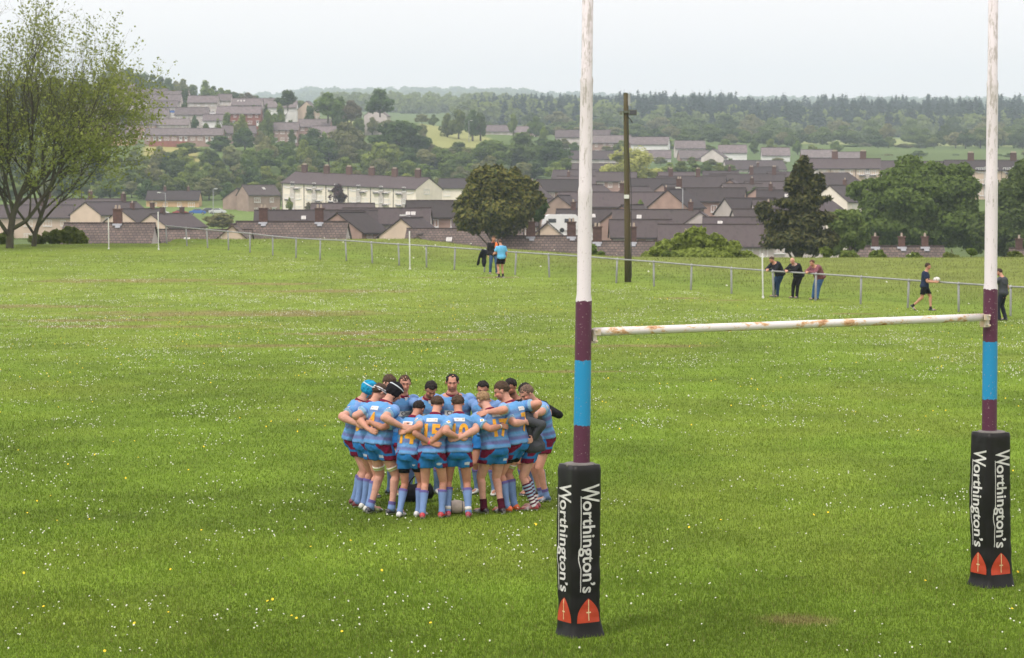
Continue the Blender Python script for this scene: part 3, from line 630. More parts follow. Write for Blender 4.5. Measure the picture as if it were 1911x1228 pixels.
def trunk_mesh(h=.5, r0=.035, seed=0, m='bark', limbs=5):
    r = np.random.default_rng(seed); b = MB(); pts = [(0, 0, -.08)]
    for i in range(4): pts.append((pts[-1][0] + r.normal() * .01, pts[-1][1] + r.normal() * .01, h * (i + 1) / 4))
    rr = np.linspace(r0 * 1.25, r0 * .6, 5); b.rings([((p), (q, 0, 0), (0, q, 0)) for p, q in zip(pts, rr)], 8)
    for i in range(limbs):
        a = 6.28 * i / limbs + r.random(); z = h * (.55 + .4 * r.random()); l = .22 + .12 * r.random()
        p1 = (math.cos(a) * l, math.sin(a) * l, z + .2 + .15 * r.random()); b.cap((0, 0, z), p1, r0 * .5, r0 * .15, 6, 2)
    me = np_mesh('trunk', np.concatenate(b.v), b.f, True); me.materials.append(M[m]); return me
TM = [trunk_mesh(.5, .030, s) for s in range(3)]
def conifer_mesh(n, seed, m, w=.2, size=.03, zlo=.06):
    r = np.random.default_rng(seed); z = 1 - (r.random(n) ** .55) * (1 - zlo); tier = .75 + .25 * np.abs(np.sin(z * 40 + seed)); a = r.random(n) * 6.283
    lob = 1 + .22 * np.sin(a * 3 + seed + z * 9) + .12 * np.sin(a * 7 + z * 25)
    rad = w * (1 - z) ** .85 * tier * lob * (1 - .45 * r.random(n) ** 2) + .004
    P = np.stack([rad * np.cos(a), rad * np.sin(a), z - rad * .25], 1); out = np.stack([np.cos(a), np.sin(a), np.full(n, -.25)], 1)
    s = size * (.6 + .8 * r.random(n))[:, None] * (.25 + .75 * np.clip((1 - z) / .35, 0, 1))[:, None]; t = np.stack([-np.sin(a), np.cos(a), np.zeros(n)], 1); nn = np.cross(out, t)
    t = t + r.normal(size=(n, 3)) * .35; out = out + r.normal(size=(n, 3)) * .35
    V = np.stack([P - out * s * .8, P + t * s * .45, P + out * s * .9, P - t * s * .45], 1).reshape(-1, 3)
    me = np_mesh('crown', V, np.arange(4 * n).reshape(n, 4)); me.materials.append(m); return me

PROTO = {}
M['leaf_oak'] = leafmat('oak leaves', (.105, .165, .034), (.14, .195, .045), .0)
M['cypress_dark'] = leafmat('dark cypress sprays', (.040, .052, .022), (.105, .10, .03), .0, .15, 0)
for i in range(6):
    bl = dome_blobs(100 + i, 16, .43 if i % 2 else .36, [.08, .16, .05, .10, .18, .03][i], 1.0, .16)
    for key in ('leaf', 'leaf_fresh', 'leaf_dark', 'leaf_olive', 'leaf_brown'):
        if key in ('leaf', 'leaf_fresh', 'leaf_dark') or i < 2:
            PROTO.setdefault(key, []).append(crown_mesh(3600, bl, .050, 200 + i, m=M[key], tear=.1))
PROTO['fir'] = [conifer_mesh(2200, 300 + i, M['fir'], .17 + .03 * i, .05) for i in range(3)]
cnt = [0]
def tree(px, Y, ytop, wpx, key, label, group=None, z0=None, name=None, meshes=None, ybase=None, depth=.9, cat='tree'):
    """tree whose crown top shows at photo row ytop and whose crown is wpx photo pixels wide"""
    ms = meshes or PROTO[key]; me = ms[cnt[0] % len(ms)]; t = TM[cnt[0] % 3]; cnt[0] += 1
    top = at(px, ytop, Y); zg = gz(top.x, Y) if z0 is None else z0
    h = max(top.z - zg, 2.5) if ybase is None else top.z - at(px, ybase, Y).z
    zb = top.z - h; wd = wpx / FPX * Y / .80
    wd = max(wd, h * .62)
    root = empty(name or ('fir_tree' if key == 'fir' else 'tree'), (top.x, Y, zb), rnd.random() * 6.28)
    tag(root, label, cat, group)
    c = part('crown', me, root); c.scale = (wd, wd * depth, h)
    k = part('trunk', t, root); k.scale = (h * .9, h * .9, h)
    return root

# --- named trees -------------------------------------------------------------
T = tree
B_HI = {
 'hilltop': [(228, 1230, 127, 34, 'leaf_olive', 'pale green tree at the left end of the hilltop row'), (256, 1220, 133, 24, 'leaf_dark', 'dark pointed tree in the hilltop row beside the sparse tree'),
  (284, 1215, 138, 36, 'leaf_dark', 'wide dark tree in the hilltop row above the long terrace'), (314, 1215, 146, 30, 'leaf', 'mid green tree right of the wide dark hilltop tree'),
  (342, 1215, 146, 28, 'leaf_olive', 'pale tree before the light green hilltop tree'), (383, 1200, 150, 32, 'leaf_fresh', 'light green round tree standing clear on the hilltop row'),
  (412, 1230, 163, 26, 'leaf', 'small green tree right of the light green hilltop tree'), (436, 1240, 170, 24, 'leaf_dark', 'dark low tree above the narrow grey house'), (462, 1240, 172, 30, 'leaf_brown', 'brownish low tree above the bright roof light'),
  (345, 1040, 166, 26, 'leaf_dark', 'dark tree standing between the two upper hill terraces')]}
for g, lst in B_HI.items():
    for px, Y, yt, wp, k, lb in lst: T(px, Y, yt, wp, k, lb, 'trees along the left hilltop')
T(537, 985, 168, 46, 'leaf_dark', 'dark broad tree on the hill above the pale semi', ybase=205)
T(522, 955, 194, 32, 'leaf', 'thin pale green tree in front of the pale walled semi')
T(612, 930, 171, 56, 'leaf', 'round green tree on the hill right of the pale gable', ybase=226)
T(632, 960, 176, 26, 'leaf_dark', 'small dark tree tucked behind the round hilltop tree')
T(655, 950, 186, 40, 'leaf_brown', 'brownish bare-looking tree between the round tree and the oak', ybase=232)
T(709, 960, 167, 70, 'leaf_dark', 'wide dark oak rising behind the lone grey gable', ybase=215, depth=.7)
T(424, 930, 210, 28, 'leaf', 'small round tree in front of the red brick hill terrace')
T(500, 925, 206, 16, 'leaf', 'small dark green tree at the right end of the red terrace')
T(452, 905, 212, 22, 'leaf_fresh', 'pale shrub-like tree beside the red brick terrace')
T(457, 880, 236, 44, 'leaf_dark', 'round dark tree in front of the brown gabled hill house')
T(486, 885, 243, 26, 'leaf_olive', 'pale tree right of the round dark hillside tree')
T(412, 880, 254, 56, 'leaf_dark', 'dark green tree at the right end of the yellow field')
T(350, 850, 266, 66, 'leaf', 'broad light tree below the bungalow row by the yellow field')
T(585, 870, 240, 72, 'leaf_dark', 'dark tree below the terrace with the bright wet roof')
T(645, 860, 226, 78, 'leaf_olive', 'wide greyish scrubby tree below the hilltop oak')
T(745, 850, 222, 104, 'leaf_dark', 'largest dark green tree of the slope under the lone grey gable', ybase=298)
T(790, 862, 250, 44, 'leaf_brown', 'brownish edge of the largest dark slope tree')
T(712, 800, 266, 68, 'leaf_fresh', 'fresh green round tree low in front of the largest dark slope tree')
T(856, 1010, 205, 40, 'leaf', 'green tree left of the tall trees by the field path')
T(835, 1015, 212, 36, 'leaf', 'lower green tree at the left end of the clump by the field path')
T(882, 1000, 203, 30, 'leaf_dark', 'tall dark tree, left of the close pair beside the far houses')
T(897, 1005, 207, 24, 'leaf_dark', 'tall dark tree, right of the close pair beside the far houses')
T(809, 1150, 213, 20, 'leaf', 'small lone tree on the path behind the slope trees')
T(787, 1180, 212, 26, 'leaf_olive', 'pale small tree behind the path')
T(958, 1090, 212, 16, 'leaf_fresh', 'slim light tree between the far pair of terraces')
T(1000, 1100, 217, 34, 'leaf', 'round tree right of the far pair of terraces')
T(1015, 1000, 235, 20, 'leaf_fresh', 'fresh green tree left of the tall goal post by the highest terrace')
T(918, 830, 258, 80, 'leaf', 'broad green tree behind the brownish cypress, left of the big slope crown')
T(975, 850, 246, 110, 'leaf', 'big rounded green tree behind the brownish cypress', ybase=330)
T(1030, 820, 262, 84, 'leaf_dark', 'dark rounded tree just left of the tall goal post')
T(915, 740, 290, 64, 'leaf_olive', 'pale green dome right above the brownish cypress')
T(985, 770, 306, 60, 'leaf', 'lower green tree right behind the cypress top')
for i in range(0, 1): pass
# willow, purple plum, small bushes
M['leaf_willow'] = leafmat('willow leaves', (.40, .43, .12), (.46, .48, .16), .03, .5)
will = [crown_mesh(9000, dome_blobs(700, 22, .44, .05, 1.0, .14), .032, 701, tear=.3, m=M['leaf_willow'], core=.7)]
T(1178, 640, 266, 118, 'leaf_fresh', 'yellow-green weeping willow crossed by the utility pole', meshes=will, name='willow_tree', ybase=352)
T(632, 572, 344, 38, 'leaf_brown', 'purple-leaved plum tree before the long cream flats', meshes=[crown_mesh(2600, dome_blobs(720, 12, .42, .25, 1, .15), .05, 721, tear=.5, m=M['leaf_purple'], core=.6)], name='plum_tree', ybase=392)
T(540, 570, 368, 14, 'leaf_fresh', 'slim fresh green sapling before the left end of the cream flats', ybase=396)
T(576, 560, 376, 12, 'leaf_brown', 'small brown shrub before the cream flats', cat='shrub', name='shrub', ybase=396); 
T(640, 555, 378, 14, 'leaf_brown', 'brown shrub under the purple plum tree', cat='shrub', name='shrub', ybase=398)
T(1410, 470, 349, 34, 'leaf_dark', 'round dark bush among the estate roofs', cat='bush', name='bush', ybase=374)
T(1195, 400, 372, 16, 'leaf_fresh', 'small light bush right of the utility pole', cat='bush', name='bush', ybase=396)
T(566, 545, 380, 60, 'leaf_olive', 'wide scrubby bush beyond the parked cars', cat='bush', name='bush', ybase=402) if False else None
T(415, 420, 396, 74, 'leaf_olive', 'wide scrubby bush above the small cream gable', cat='bush', name='bush', ybase=430)
for i, (px, yt, wp, lb) in enumerate([(1250, 303, 30, 'first'), (1272, 301, 32, 'second'), (1296, 305, 30, 'third'), (1318, 301, 34, 'fourth'), (1342, 304, 30, 'fifth'), (1362, 306, 24, 'last')]):
    T(px, 700, yt, wp, ('leaf_fresh', 'leaf', 'leaf_fresh', 'leaf')[i % 4], lb + ' tree from the left in the estate hedge right of the willow', ybase=327)

for k, (px, yt, wp, ky, wd_) in enumerate([(205, 118, 40, 'leaf', 'first'), (240, 128, 34, 'leaf_dark', 'second'), (270, 136, 34, 'leaf', 'third'), (300, 143, 32, 'leaf_dark', 'fourth'), (328, 150, 30, 'leaf_olive', 'fifth'), (360, 156, 30, 'leaf', 'sixth'), (398, 160, 28, 'leaf_dark', 'seventh'), (425, 168, 26, 'leaf', 'eighth'), (450, 174, 28, 'leaf_olive', 'ninth'), (478, 178, 26, 'leaf', 'tenth'), (505, 181, 24, 'leaf_dark', 'eleventh'), (560, 186, 26, 'leaf', 'twelfth')]):
    T(px, 1270, yt, wp, ky, wd_ + ' tree from the left in the back row along the hilltop', 'back row of trees along the hilltop')
# --- valley belt: one tree at a time
KW_ = {'leaf': 'mid green', 'leaf_dark': 'dark green', 'leaf_olive': 'pale olive', 'leaf_fresh': 'fresh green'}
LM = [(-9999, 'behind the sparse left tree'), (275, 'near the yellow field'), (330, 'above the parked cars'), (430, 'above the brown brick houses'), (515, 'above the left end of the flats'), (600, 'above the purple plum'), (680, 'above the middle of the flats'),
      (755, 'above the flats right gable'), (850, 'above the bronze cypress'), (980, 'left of the left goal post'), (1080, 'between left goal post and utility pole'), (1180, 'right of the utility pole'), (1270, 'above the estate hedge'), (1360, 'left of the spiky cypress'),
      (1450, 'above the spiky cypress'), (1545, 'between the spiky cypress and the oak'), (1640, 'above the big oak'), (1770, 'left of the right goal post'), (1860, 'at the right edge')]
def belt(lab, grp, cells, keys):
    by = {}
    for k, (px, Y, yt, wp) in enumerate(cells):
        key = keys[k % len(keys)]; where = [b for a, b in LM if px >= a][-1]; o = T(px, Y, yt, wp, key, 'x', grp); by.setdefault((key, where), []).append((px, o))
    for (key, where), lst in by.items():
        lst.sort(key=lambda q: q[0]); n = len(lst)
        for i, (px, o) in enumerate(lst):
            pre = '' if n == 1 else (['leftmost ', 'second ', 'third ', 'fourth ', 'fifth ', 'sixth ', 'seventh ', 'eighth ', 'ninth '] + ['tenth ', 'eleventh ', 'twelfth ', 'thirteenth ', 'fourteenth '])[i] if i < n - 1 else 'rightmost '
            o['label'] = pre + KW_[key] + ' tree ' + lab + ' ' + where
cells = []
def row(x0, x1, step, Y, yt0, yt1, wp):
    x = x0
    while x < x1:
        f = (x - x0) / max(1, x1 - x0); cells.append((x + rnd.uniform(-8, 8), Y * rnd.uniform(.985, 1.015), yt0 + (yt1 - yt0) * f + rnd.uniform(-9, 7), wp * rnd.uniform(.75, 1.25))); x += step * rnd.uniform(.75, 1.25)
row(-30, 330, 30, 800, 276, 292, 46); row(300, 560, 28, 800, 280, 272, 48); row(500, 900, 28, 820, 262, 285, 50)
belt('of the upper valley wood,', 'valley wood upper row', cells, ['leaf', 'leaf_dark', 'leaf_olive', 'leaf', 'leaf_fresh']); cells = []
row(-30, 560, 30, 730, 305, 305, 52); row(540, 900, 30, 740, 296, 310, 50); row(880, 1080, 30, 760, 300, 300, 46)
belt('of the middle valley wood,', 'valley wood middle row', cells, ['leaf', 'leaf_olive', 'leaf_dark', 'leaf_fresh', 'leaf']); cells = []
row(-30, 530, 30, 675, 330, 335, 48); row(420, 520, 24, 650, 345, 345, 34); row(540, 880, 32, 680, 318, 330, 46)
belt('at the valley wood foot,', 'valley wood foot', cells, ['leaf_dark', 'leaf', 'leaf_fresh', 'leaf', 'leaf_olive']); cells = []
row(-20, 240, 26, 960, 200, 215, 38); row(-20, 240, 26, 1100, 150, 150, 44)
belt('of the hillside', 'hillside trees behind the sparse tree', cells, ['leaf_dark', 'leaf', 'leaf_dark']); cells = []
row(560, 800, 30, 1000, 222, 228, 30); row(600, 900, 26, 905, 262, 275, 40)
belt('of the scrubby slope', 'slope scrub trees', cells, ['leaf_olive', 'leaf', 'leaf_olive']); cells = []
# trees of the wood edge beyond the right-hand estate, built as masses further down
edge = []
row(900, 1500, 26, 1150, 236, 250, 36); row(1050, 1900, 34, 1250, 232, 236, 46); edge += cells; cells = []
row(1000, 1460, 44, 1420, 214, 214, 56); row(900, 1950, 44, 1330, 232, 236, 54); row(1560, 1950, 70, 1450, 222, 222, 50)
edge += [c for c in cells if not (1530 < c[0] < 1790 and c[1] < 1400)]; cells = []
row(1590, 1760, 24, 1180, 262, 262, 34); row(1780, 1950, 30, 1200, 240, 240, 46); row(1480, 1960, 30, 1020, 285, 288, 30)
belt('in the far hedgerow,', 'hedgerow below the far field', cells, ['leaf', 'leaf_olive', 'leaf_dark']); cells = []
row(1010, 1180, 24, 960, 262, 270, 26); row(1180, 1560, 26, 1000, 262, 270, 24); row(1190, 1480, 36, 850, 296, 300, 22)
belt('in the far gardens,', 'garden trees of the far estate', cells, ['leaf', 'leaf_fresh', 'leaf_olive']); cells = []
row(240, 620, 22, 950, 218, 228, 17); row(270, 600, 40, 1000, 192, 198, 13); row(400, 640, 30, 915, 242, 248, 20)
belt('in the hillside gardens,', 'garden bushes of the hill estate', cells, ['leaf_dark', 'leaf', 'leaf_fresh']); cells = []

# --- far woods, each one mass
def mass(name, mshs, pos, m, label):
    Vs, Fs, n = [], [], 0
    base = []
    for me in mshs:
        v = np.empty(len(me.vertices) * 3, dtype=np.float32); me.vertices.foreach_get('co', v); base.append(v.reshape(-1, 3))
    for x, y, z, w_, h, a in pos:
        b = base[rnd.randrange(len(base))]; ca, sa = math.cos(a), math.sin(a)
        V = np.stack([(b[:, 0] * ca - b[:, 1] * sa) * w_ + x, (b[:, 0] * sa + b[:, 1] * ca) * w_ + y, b[:, 2] * h + z], 1); Vs.append(V)
    V = np.concatenate(Vs); F = np.arange(len(V)).reshape(-1, 4); tag(link(name, np_mesh(name, V, F), m), label, None, None, 'stuff')
lo_con = [conifer_mesh(430, 400 + i, M['fir'], .16 + .025 * i, .075) for i in range(3)]
lo_brd = [crown_mesh(420, dome_blobs(420 + i, 9, .42, .05, 1, .2), .15, 430 + i, m=M['leaf']) for i in range(3)]
for me in lo_con + lo_brd: pass
pos = []
for i in range(2100):
    Y = rnd.uniform(1660, 2350); px = rnd.uniform(880, 2150)
    if px < 1000 and rnd.random() < (1000 - px) / 160: continue
    x = (px - 955.5) / FPX * Y; z = gz(x, Y); h = (rnd.uniform(14, 27) if rnd.random() < .35 else rnd.uniform(15, 22)) if px > 1150 else rnd.uniform(11, 21); pos.append((x, Y, z - 1, h * 1.05, h, rnd.random() * 6.28))
def edge_wood():
    sets = {}
    for k, (px, Y, yt, wp) in enumerate(edge):
        top = at(px, yt, Y); zg = gz(top.x, Y); h = max(top.z - zg, 4); wd = max(wp / FPX * Y / .8, h * .62); sets.setdefault(('leaf', 'leaf_dark', 'leaf_olive', 'leaf')[k % 4], []).append((top.x, Y, zg - .5, wd, h, rnd.random() * 6.28))
    for k, ps in sets.items():
        mass('broadleaf_wood', PROTO[k], ps, M[k], {'leaf': 'mid green', 'leaf_dark': 'dark green', 'leaf_olive': 'pale olive'}[k] + ' broadleaf trees massed before the fir wood')
edge_wood()
mass('fir_wood', lo_con, pos, M['fir'], 'dark fir wood covering the right-hand ridge')
pos = []
for i in range(900):
    Y = rnd.uniform(1650, 1950) if i % 2 else rnd.uniform(2050, 2500); px = rnd.uniform(860, 1950) if i % 2 else rnd.uniform(600, 1500)
    x = (px - 955.5) / FPX * Y; h = rnd.uniform(9, 17); pos.append((x, Y, gz(x, Y) - 1, h * 1.2, h, rnd.random() * 6.28))
for i in range(2600):
    Y = rnd.uniform(4700, 6300); px = rnd.uniform(-200, 2150)
    x = (px - 955.5) / FPX * Y; h = rnd.uniform(13, 25) * (1.1 if 560 < px < 1000 else .8); pos.append((x, Y, gz(x, Y) - 1, h * 1.6, h, rnd.random() * 6.28))
mass('distant_woodland', lo_brd, pos, M['leaf'], 'hazy blue broadleaf woodland along the farthest ridge')

# --- big near trees, each with its own crown
def scatter_blobs(spec, seed, f=.32, k=9):
    """each lobe of the outline gets a handful of smaller lobes over it"""
    r = np.random.default_rng(seed); out = []
    for (x, y, z, rx, ry, rz) in spec:
        out.append((x, y, z, rx * .74, ry * .74, rz * .74))
        for i in range(k):
            d = r.normal(size=3); d /= np.linalg.norm(d)
            if i % 3: d[2] = abs(d[2])
            q = f * (.7 + .6 * r.random())
            out.append((x + d[0] * rx * .74, y + d[1] * ry * .74, z + d[2] * rz * .74, rx * q, ry * q, rz * q))
    return out
def bigtree(px, Y, lobes, n, size, m, label, name='tree', tr=.35, tear=.15, lump=.3, core=.35, seed=1, aspect=1.4, f=.32, k=9, cat='tree', trunk=True, dip=0):
    """lobes: (photo px, photo row, half width px, half height px, depth offset m)"""
    x0 = from_px(px, Y); zg = gz(x0, Y) - dip; root = empty(name, (x0, Y, zg)); tag(root, label, cat)
    bl = []
    for lx, ly, rx, ry, dy in lobes:
        c = at(lx, ly, Y); s_ = Y / FPX; bl.append((c.x - x0, dy, c.z - zg, rx * s_, rx * s_ * .9, ry * s_))
    sb = scatter_blobs(bl, seed, f, k)
    part('crown', crown_mesh(n, sb, size, seed, lump, tear, m, aspect, core), root)
    if trunk:
        hh = max(b[2] for b in bl)
        t = MB(); t.rings([((0, 0, z * hh), (tr * q, 0, 0), (0, tr * q, 0)) for z, q in ((-.1, 1.5), (.05, 1.1), (.3, .9), (.6, .5), (.9, .2))], 10)
        for x, y, z0, rx, ry, rz in bl: t.cap((0, 0, max(.5, min(z0 * .55, hh * .7))), (x * .9, y * .9, z0), tr * .4, tr * .1, 6, 2)
        t.build('trunk', M['bark'], root, True)
    return root
bigtree(932, 262, [(905, 362, 40, 46, 0), (950, 352, 40, 34, .5), (908, 324, 13, 14, 0), (960, 328, 12, 14, 0), (886, 342, 14, 18, 0), (998, 372, 18, 20, 0), (865, 415, 20, 18, 0), (932, 322, 10, 12, 0), (880, 400, 34, 40, 0), (925, 345, 42, 30, 0), (975, 375, 30, 42, 0), (930, 405, 60, 40, -.5), (900, 335, 26, 22, 0), (985, 352, 20, 22, 0)], 34000, .34, M['cypress'],
        'big bronze-tipped cypress standing behind the near roofs left of centre', 'cypress_tree', tear=.34, lump=.6, seed=5, f=.30, k=16, aspect=2.3, core=.45)
bigtree(1005, 268, [(1012, 385, 14, 14, 0), (1000, 402, 18, 14, 0), (1010, 370, 7, 12, 0)], 2600, .24, M['leaf_dark'], 'thin dark pine with a bare stem right of the big cypress', 'pine_tree', tr=.14, tear=.6, seed=6, aspect=1.9, core=.6)
bigtree(1490, 215, [(1490, 328, 13, 26, 0), (1512, 350, 20, 24, 0), (1480, 352, 15, 26, 0), (1497, 385, 30, 32, 0), (1508, 318, 9, 14, 0), (1525, 338, 11, 12, 0), (1425, 395, 16, 22, 0), (1445, 430, 24, 26, 0), (1500, 425, 48, 36, -.5), (1486, 452, 66, 24, -.5), (1530, 340, 12, 18, 0), (1500, 305, 10, 14, 0), (1545, 448, 22, 20, 0), (1490, 345, 8, 40, 0), (1520, 372, 34, 8, 0), (1470, 378, 30, 8, 0), (1535, 405, 34, 9, 0), (1462, 402, 26, 8, 0)], 24000, .24, M['cypress_dark'],
        'dark ragged cypress with a narrow spiky tip right of centre', 'cypress_tree', tear=.62, lump=.9, seed=8, f=.26, k=16, aspect=2.6, core=.6)
bigtree(1715, 300, [(1715, 340, 70, 48, 1), (1690, 375, 92, 52, -1), (1770, 380, 70, 60, 0), (1640, 400, 52, 40, 0), (1740, 420, 90, 52, -1.5), (1680, 430, 80, 40, -1), (1620, 360, 40, 24, 1), (1780, 330, 42, 30, 1), (1800, 430, 46, 46, 0), (1620, 430, 40, 36, 0)], 60000, .36, M['leaf_oak'],
        'huge spreading round oak left of the right goal post', 'oak_tree', tr=.6, tear=.05, lump=.3, seed=10, f=.30, k=14)
bigtree(1880, 285, [(1880, 360, 40, 34, 0), (1905, 330, 24, 30, 0), (1880, 410, 60, 50, 0), (1925, 385, 40, 60, 0), (1850, 440, 44, 34, 0), (1905, 450, 50, 32, 0), (1868, 375, 26, 30, 0)], 34000, .36, M['leaf_dark'],
        'dark leafy tree at the right edge behind the right goal post', tr=.5, tear=.15, seed=12, f=.30, k=12)
bigtree(1590, 245, [(1575, 420, 40, 30, 0), (1600, 440, 30, 30, 0), (1560, 450, 34, 24, 0)], 9000, .28, M['leaf'], 'lower green tree filling the gap between cypress and oak', tear=.2, seed=14)
bigtree(1300, 150, [(1240, 468, 26, 20, 0), (1270, 458, 24, 24, 0), (1300, 448, 26, 26, 0), (1330, 455, 26, 22, 0), (1360, 468, 26, 18, 0), (1300, 475, 60, 16, -1), (1395, 482, 20, 12, 0), (1215, 482, 18, 12, 0)], 26000, .17, M['leaf_fresh'],
        'bright green hawthorn thicket on the bank right of the utility pole', 'hawthorn_bush', tr=.1, tear=.25, seed=16, cat='bush', aspect=1.8, core=.5)
bigtree(1100, 150, [(1098, 466, 14, 12, 0), (1118, 478, 12, 9, 0)], 1500, .16, M['leaf'], 'small dark bush between the left goal post and the utility pole', 'bush', tr=.05, seed=17, cat='bush', aspect=1.8)
bigtree(128, 146, [(128, 440, 28, 18, 0), (150, 447, 18, 12, 0), (100, 444, 20, 14, 0), (70, 448, 20, 10, 0), (5, 446, 22, 12, 0)], 9000, .15, M['leaf'], 'low green hedge bush at the foot of the sparse left trees', 'bush', tr=.06, seed=18, cat='bush', aspect=1.8, tear=.2)
for i, (px, py, rx, lb) in enumerate([(1636, 478, 16, 'dark low bush on the bank in front of the big oak'), (1705, 480, 14, 'dark low bush on the bank below the three small chimneys'), (1580, 480, 20, 'spreading dark bush on the bank under the spiky cypress'), (1775, 482, 16, 'olive low bush on the bank just left of the right goal post'), (1895, 480, 16, 'low bush on the bank at the right edge'), (1540, 470, 12, 'small round bush in the rough grass behind the leaning men'), (1812, 470, 8, 'tiny round bush left of the right goal post on the bank'), (1250, 478, 16, 'low bush left of the hawthorn thicket')]):
    bigtree(px, 132, [(px, py, rx, rx * .7, 0), (px + rx * .6, py + 3, rx * .6, rx * .5, 0)], 900, .12, M['leaf'], lb, 'bush', tr=.04, seed=20 + i, cat='bush', aspect=1.8)

# --- the sparse branching tree on the left, with young leaves
def branching(px, Y, label, lim, seed, leaves, r0, lean=(0, 0)):
    r = random.Random(seed); x0 = from_px(px, Y); zg = gz(x0, Y); root = empty('tree', (x0, Y, zg)); tag(root, label, 'tree', None)
    b = MB(); tips = []; B2 = MB()
    LN = [q * lim for q in (4.2, 4.8, 3.4, 2.2, 1.3, .8)]
    def grow(p, d, ln, rad, lv):
        segs = 4 if lv < 3 else 3; pts = [p]; q = p.copy(); dd = d.copy()
        for i in range(segs):
            dd = (dd + Vector((r.gauss(0, .13), r.gauss(0, .13), r.gauss(.05, .07) + (.05 if lv < 3 else -.01)))).normalized(); q = q + dd * ln / segs; pts.append(q.copy())
        rr = [rad * (1 - .45 * i / segs) for i in range(segs + 1)]
        n = [10, 8, 6, 5, 3, 3][lv]; rg = []
        for i, (a, c) in enumerate(zip(pts, rr)):
            t = (pts[min(i + 1, segs)] - pts[max(i - 1, 0)]).normalized(); u = t.cross(Vector((.3, .8, .2))).normalized(); v = t.cross(u); rg.append((a, u * c, v * c))
        b.rings(rg, n, caps=lv > 3)
        if lv >= 4: tips.extend([(x.copy(), dd.copy(), lv) for x in pts[1:]])
        if lv >= 5 or rad < .006: return
        kids = [8, 4, 4, 3, 2][lv]
        for i in range(kids):
            f = .30 + .70 * (i + r.random()) / kids if lv else .22 + .75 * i / kids
            j = min(segs - 1, int(f * segs)); base = pts[j].lerp(pts[j + 1], f * segs - j); az = 2.4 * i + r.random() * 1.2 + lv
            t = dd; u = t.cross(Vector((.3, .8, .2))).normalized(); v = t.cross(u); sp = [1.15 - .65 * f, .58, .6, .7, .8][lv] * r.uniform(.75, 1.2)
            nd = (t * math.cos(sp) + (u * math.cos(az) + v * math.sin(az)) * math.sin(sp)); nd.z += .06 if lv < 3 else .0; nd.x += lean[0] * .12
            grow(base, nd.normalized(), LN[lv + 1] * r.uniform(.7, 1.15), rr[j] * r.uniform(.50, .66), lv + 1)
        grow(pts[-1], dd, LN[lv + 1] * r.uniform(.85, 1.1), rr[-1] * .8, lv + 1)
    grow(Vector((0, 0, -.3)), Vector((lean[0], lean[1], 1)).normalized(), LN[0], r0, 0)
    b.build('trunk', M['bark_l'], root, True)
    g = np.random.default_rng(seed); idx = g.integers(0, len(tips), leaves); P = np.array([tips[i][0] for i in idx]) + g.normal(size=(leaves, 3)) * .16
    k = (n3(P, .9, seed) > -.55) & (g.random(len(P)) < np.clip(np.hypot(P[:, 0] - lean[0] * 7, P[:, 1]) / 4.2, .12, 1)); P = P[k]; n = len(P)
    nn = g.normal(size=(n, 3)); nn[:, 2] += .4; nn /= np.linalg.norm(nn, axis=1)[:, None]; a = np.cross(nn, g.normal(size=(n, 3))); a /= np.linalg.norm(a, axis=1)[:, None]; c = np.cross(nn, a)
    s_ = .105 * (.5 + g.random(n))[:, None]; V = np.stack([P - a * s_ * .8, P - c * s_ * .45, P + a * s_ * .8, P + c * s_ * .45], 1).reshape(-1, 3)
    link('leaf_sprays', np_mesh('leaf_sprays', V, np.arange(4 * n).reshape(n, 4)), M['leaf_young'], root)
    return root
M['leaf_young'] = leafmat('young leaves', (.21, .25, .055), (.26, .29, .07), .05, .4)
branching(18, 139, 'tall sparse budding tree with a thick dark trunk at the far left', 1.05, 3, 24000, .23, (.0, 0))
branching(62, 141, 'sparse budding tree leaning right beside the thick trunked one', 1.0, 9, 24000, .155, (.28, 0))
branching(-75, 142, 'sparse budding tree cut off by the left edge of the photo', .95, 15, 12000, .18, (.05, 0))
# ================================================================ railing, posts, goal, cars
M['galv'] = mat('galvanised steel', (.30, .305, .31), .5, .18, 2, spec=.4, metal=.2)
M['pvc'] = mat('white plastic post', (.62, .63, .60), .5, .08, 3)
def railing():
    root = empty('railing', (0, 113, gz(0, 113))); o0 = np.array(root.location)
    tag(root, 'long grey metal spectator railing along the far side of the pitch', 'railing')
    sp = 2.62; pts = []
    for k in range(-14, 15):
        q = FP0 + FD * (k * sp + .35); z = gz(q[0], q[1]); pts.append(Vector((q[0], q[1], z + 1.06)))
    for i, p in enumerate(pts):
        b = MB(); lean = rnd.uniform(-.06, .06); zb = p.z - 1.2; b.cap((p.x + lean, p.y, zb), (p.x, p.y, p.z - .02), .042, .042, 8, 2)
        b.cap((p.x, p.y, p.z - .05), (p.x, p.y, p.z + .01), .055, .055, 8, 2)
        b.build('post', M['galv'], root, True, off=o0)
    b = MB()
    for a, c in zip(pts, pts[1:]):
        b.cap(a, c, .033, .033, 8, 2)
    b.build('top_rail', M['galv'], root, True, off=o0)
railing()
def flagpole(px, yb, yt, Y, label):
    p = at(px, yb, Y); zt = at(px, yt, Y).z; zg = gz(p.x, Y)
    b = MB(); b.cap((0, 0, -.1), (rnd.uniform(-.05, .03), 0, zt - zg), .032, .03, 8, 3); b.cap((0, 0, -.08), (0, 0, .06), .05, .05, 8, 2)
    o = b.build('touchline_post', M['pvc'], None, True); o.location = (p.x, Y, zg); tag(o, label, 'field post', 'white touchline posts')
flagpole(203, 455, 407, 138, 'white plastic field post, leftmost, beside the sparse tree')
flagpole(296, 457, 396, 137, 'white plastic field post before the lower near roof, second from left')
flagpole(765, 494, 432, 117, 'white plastic field post in front of the railing left of the two talking men')
flagpole(1424, 556, 474, 97, 'white plastic field post in front of the three leaning men')
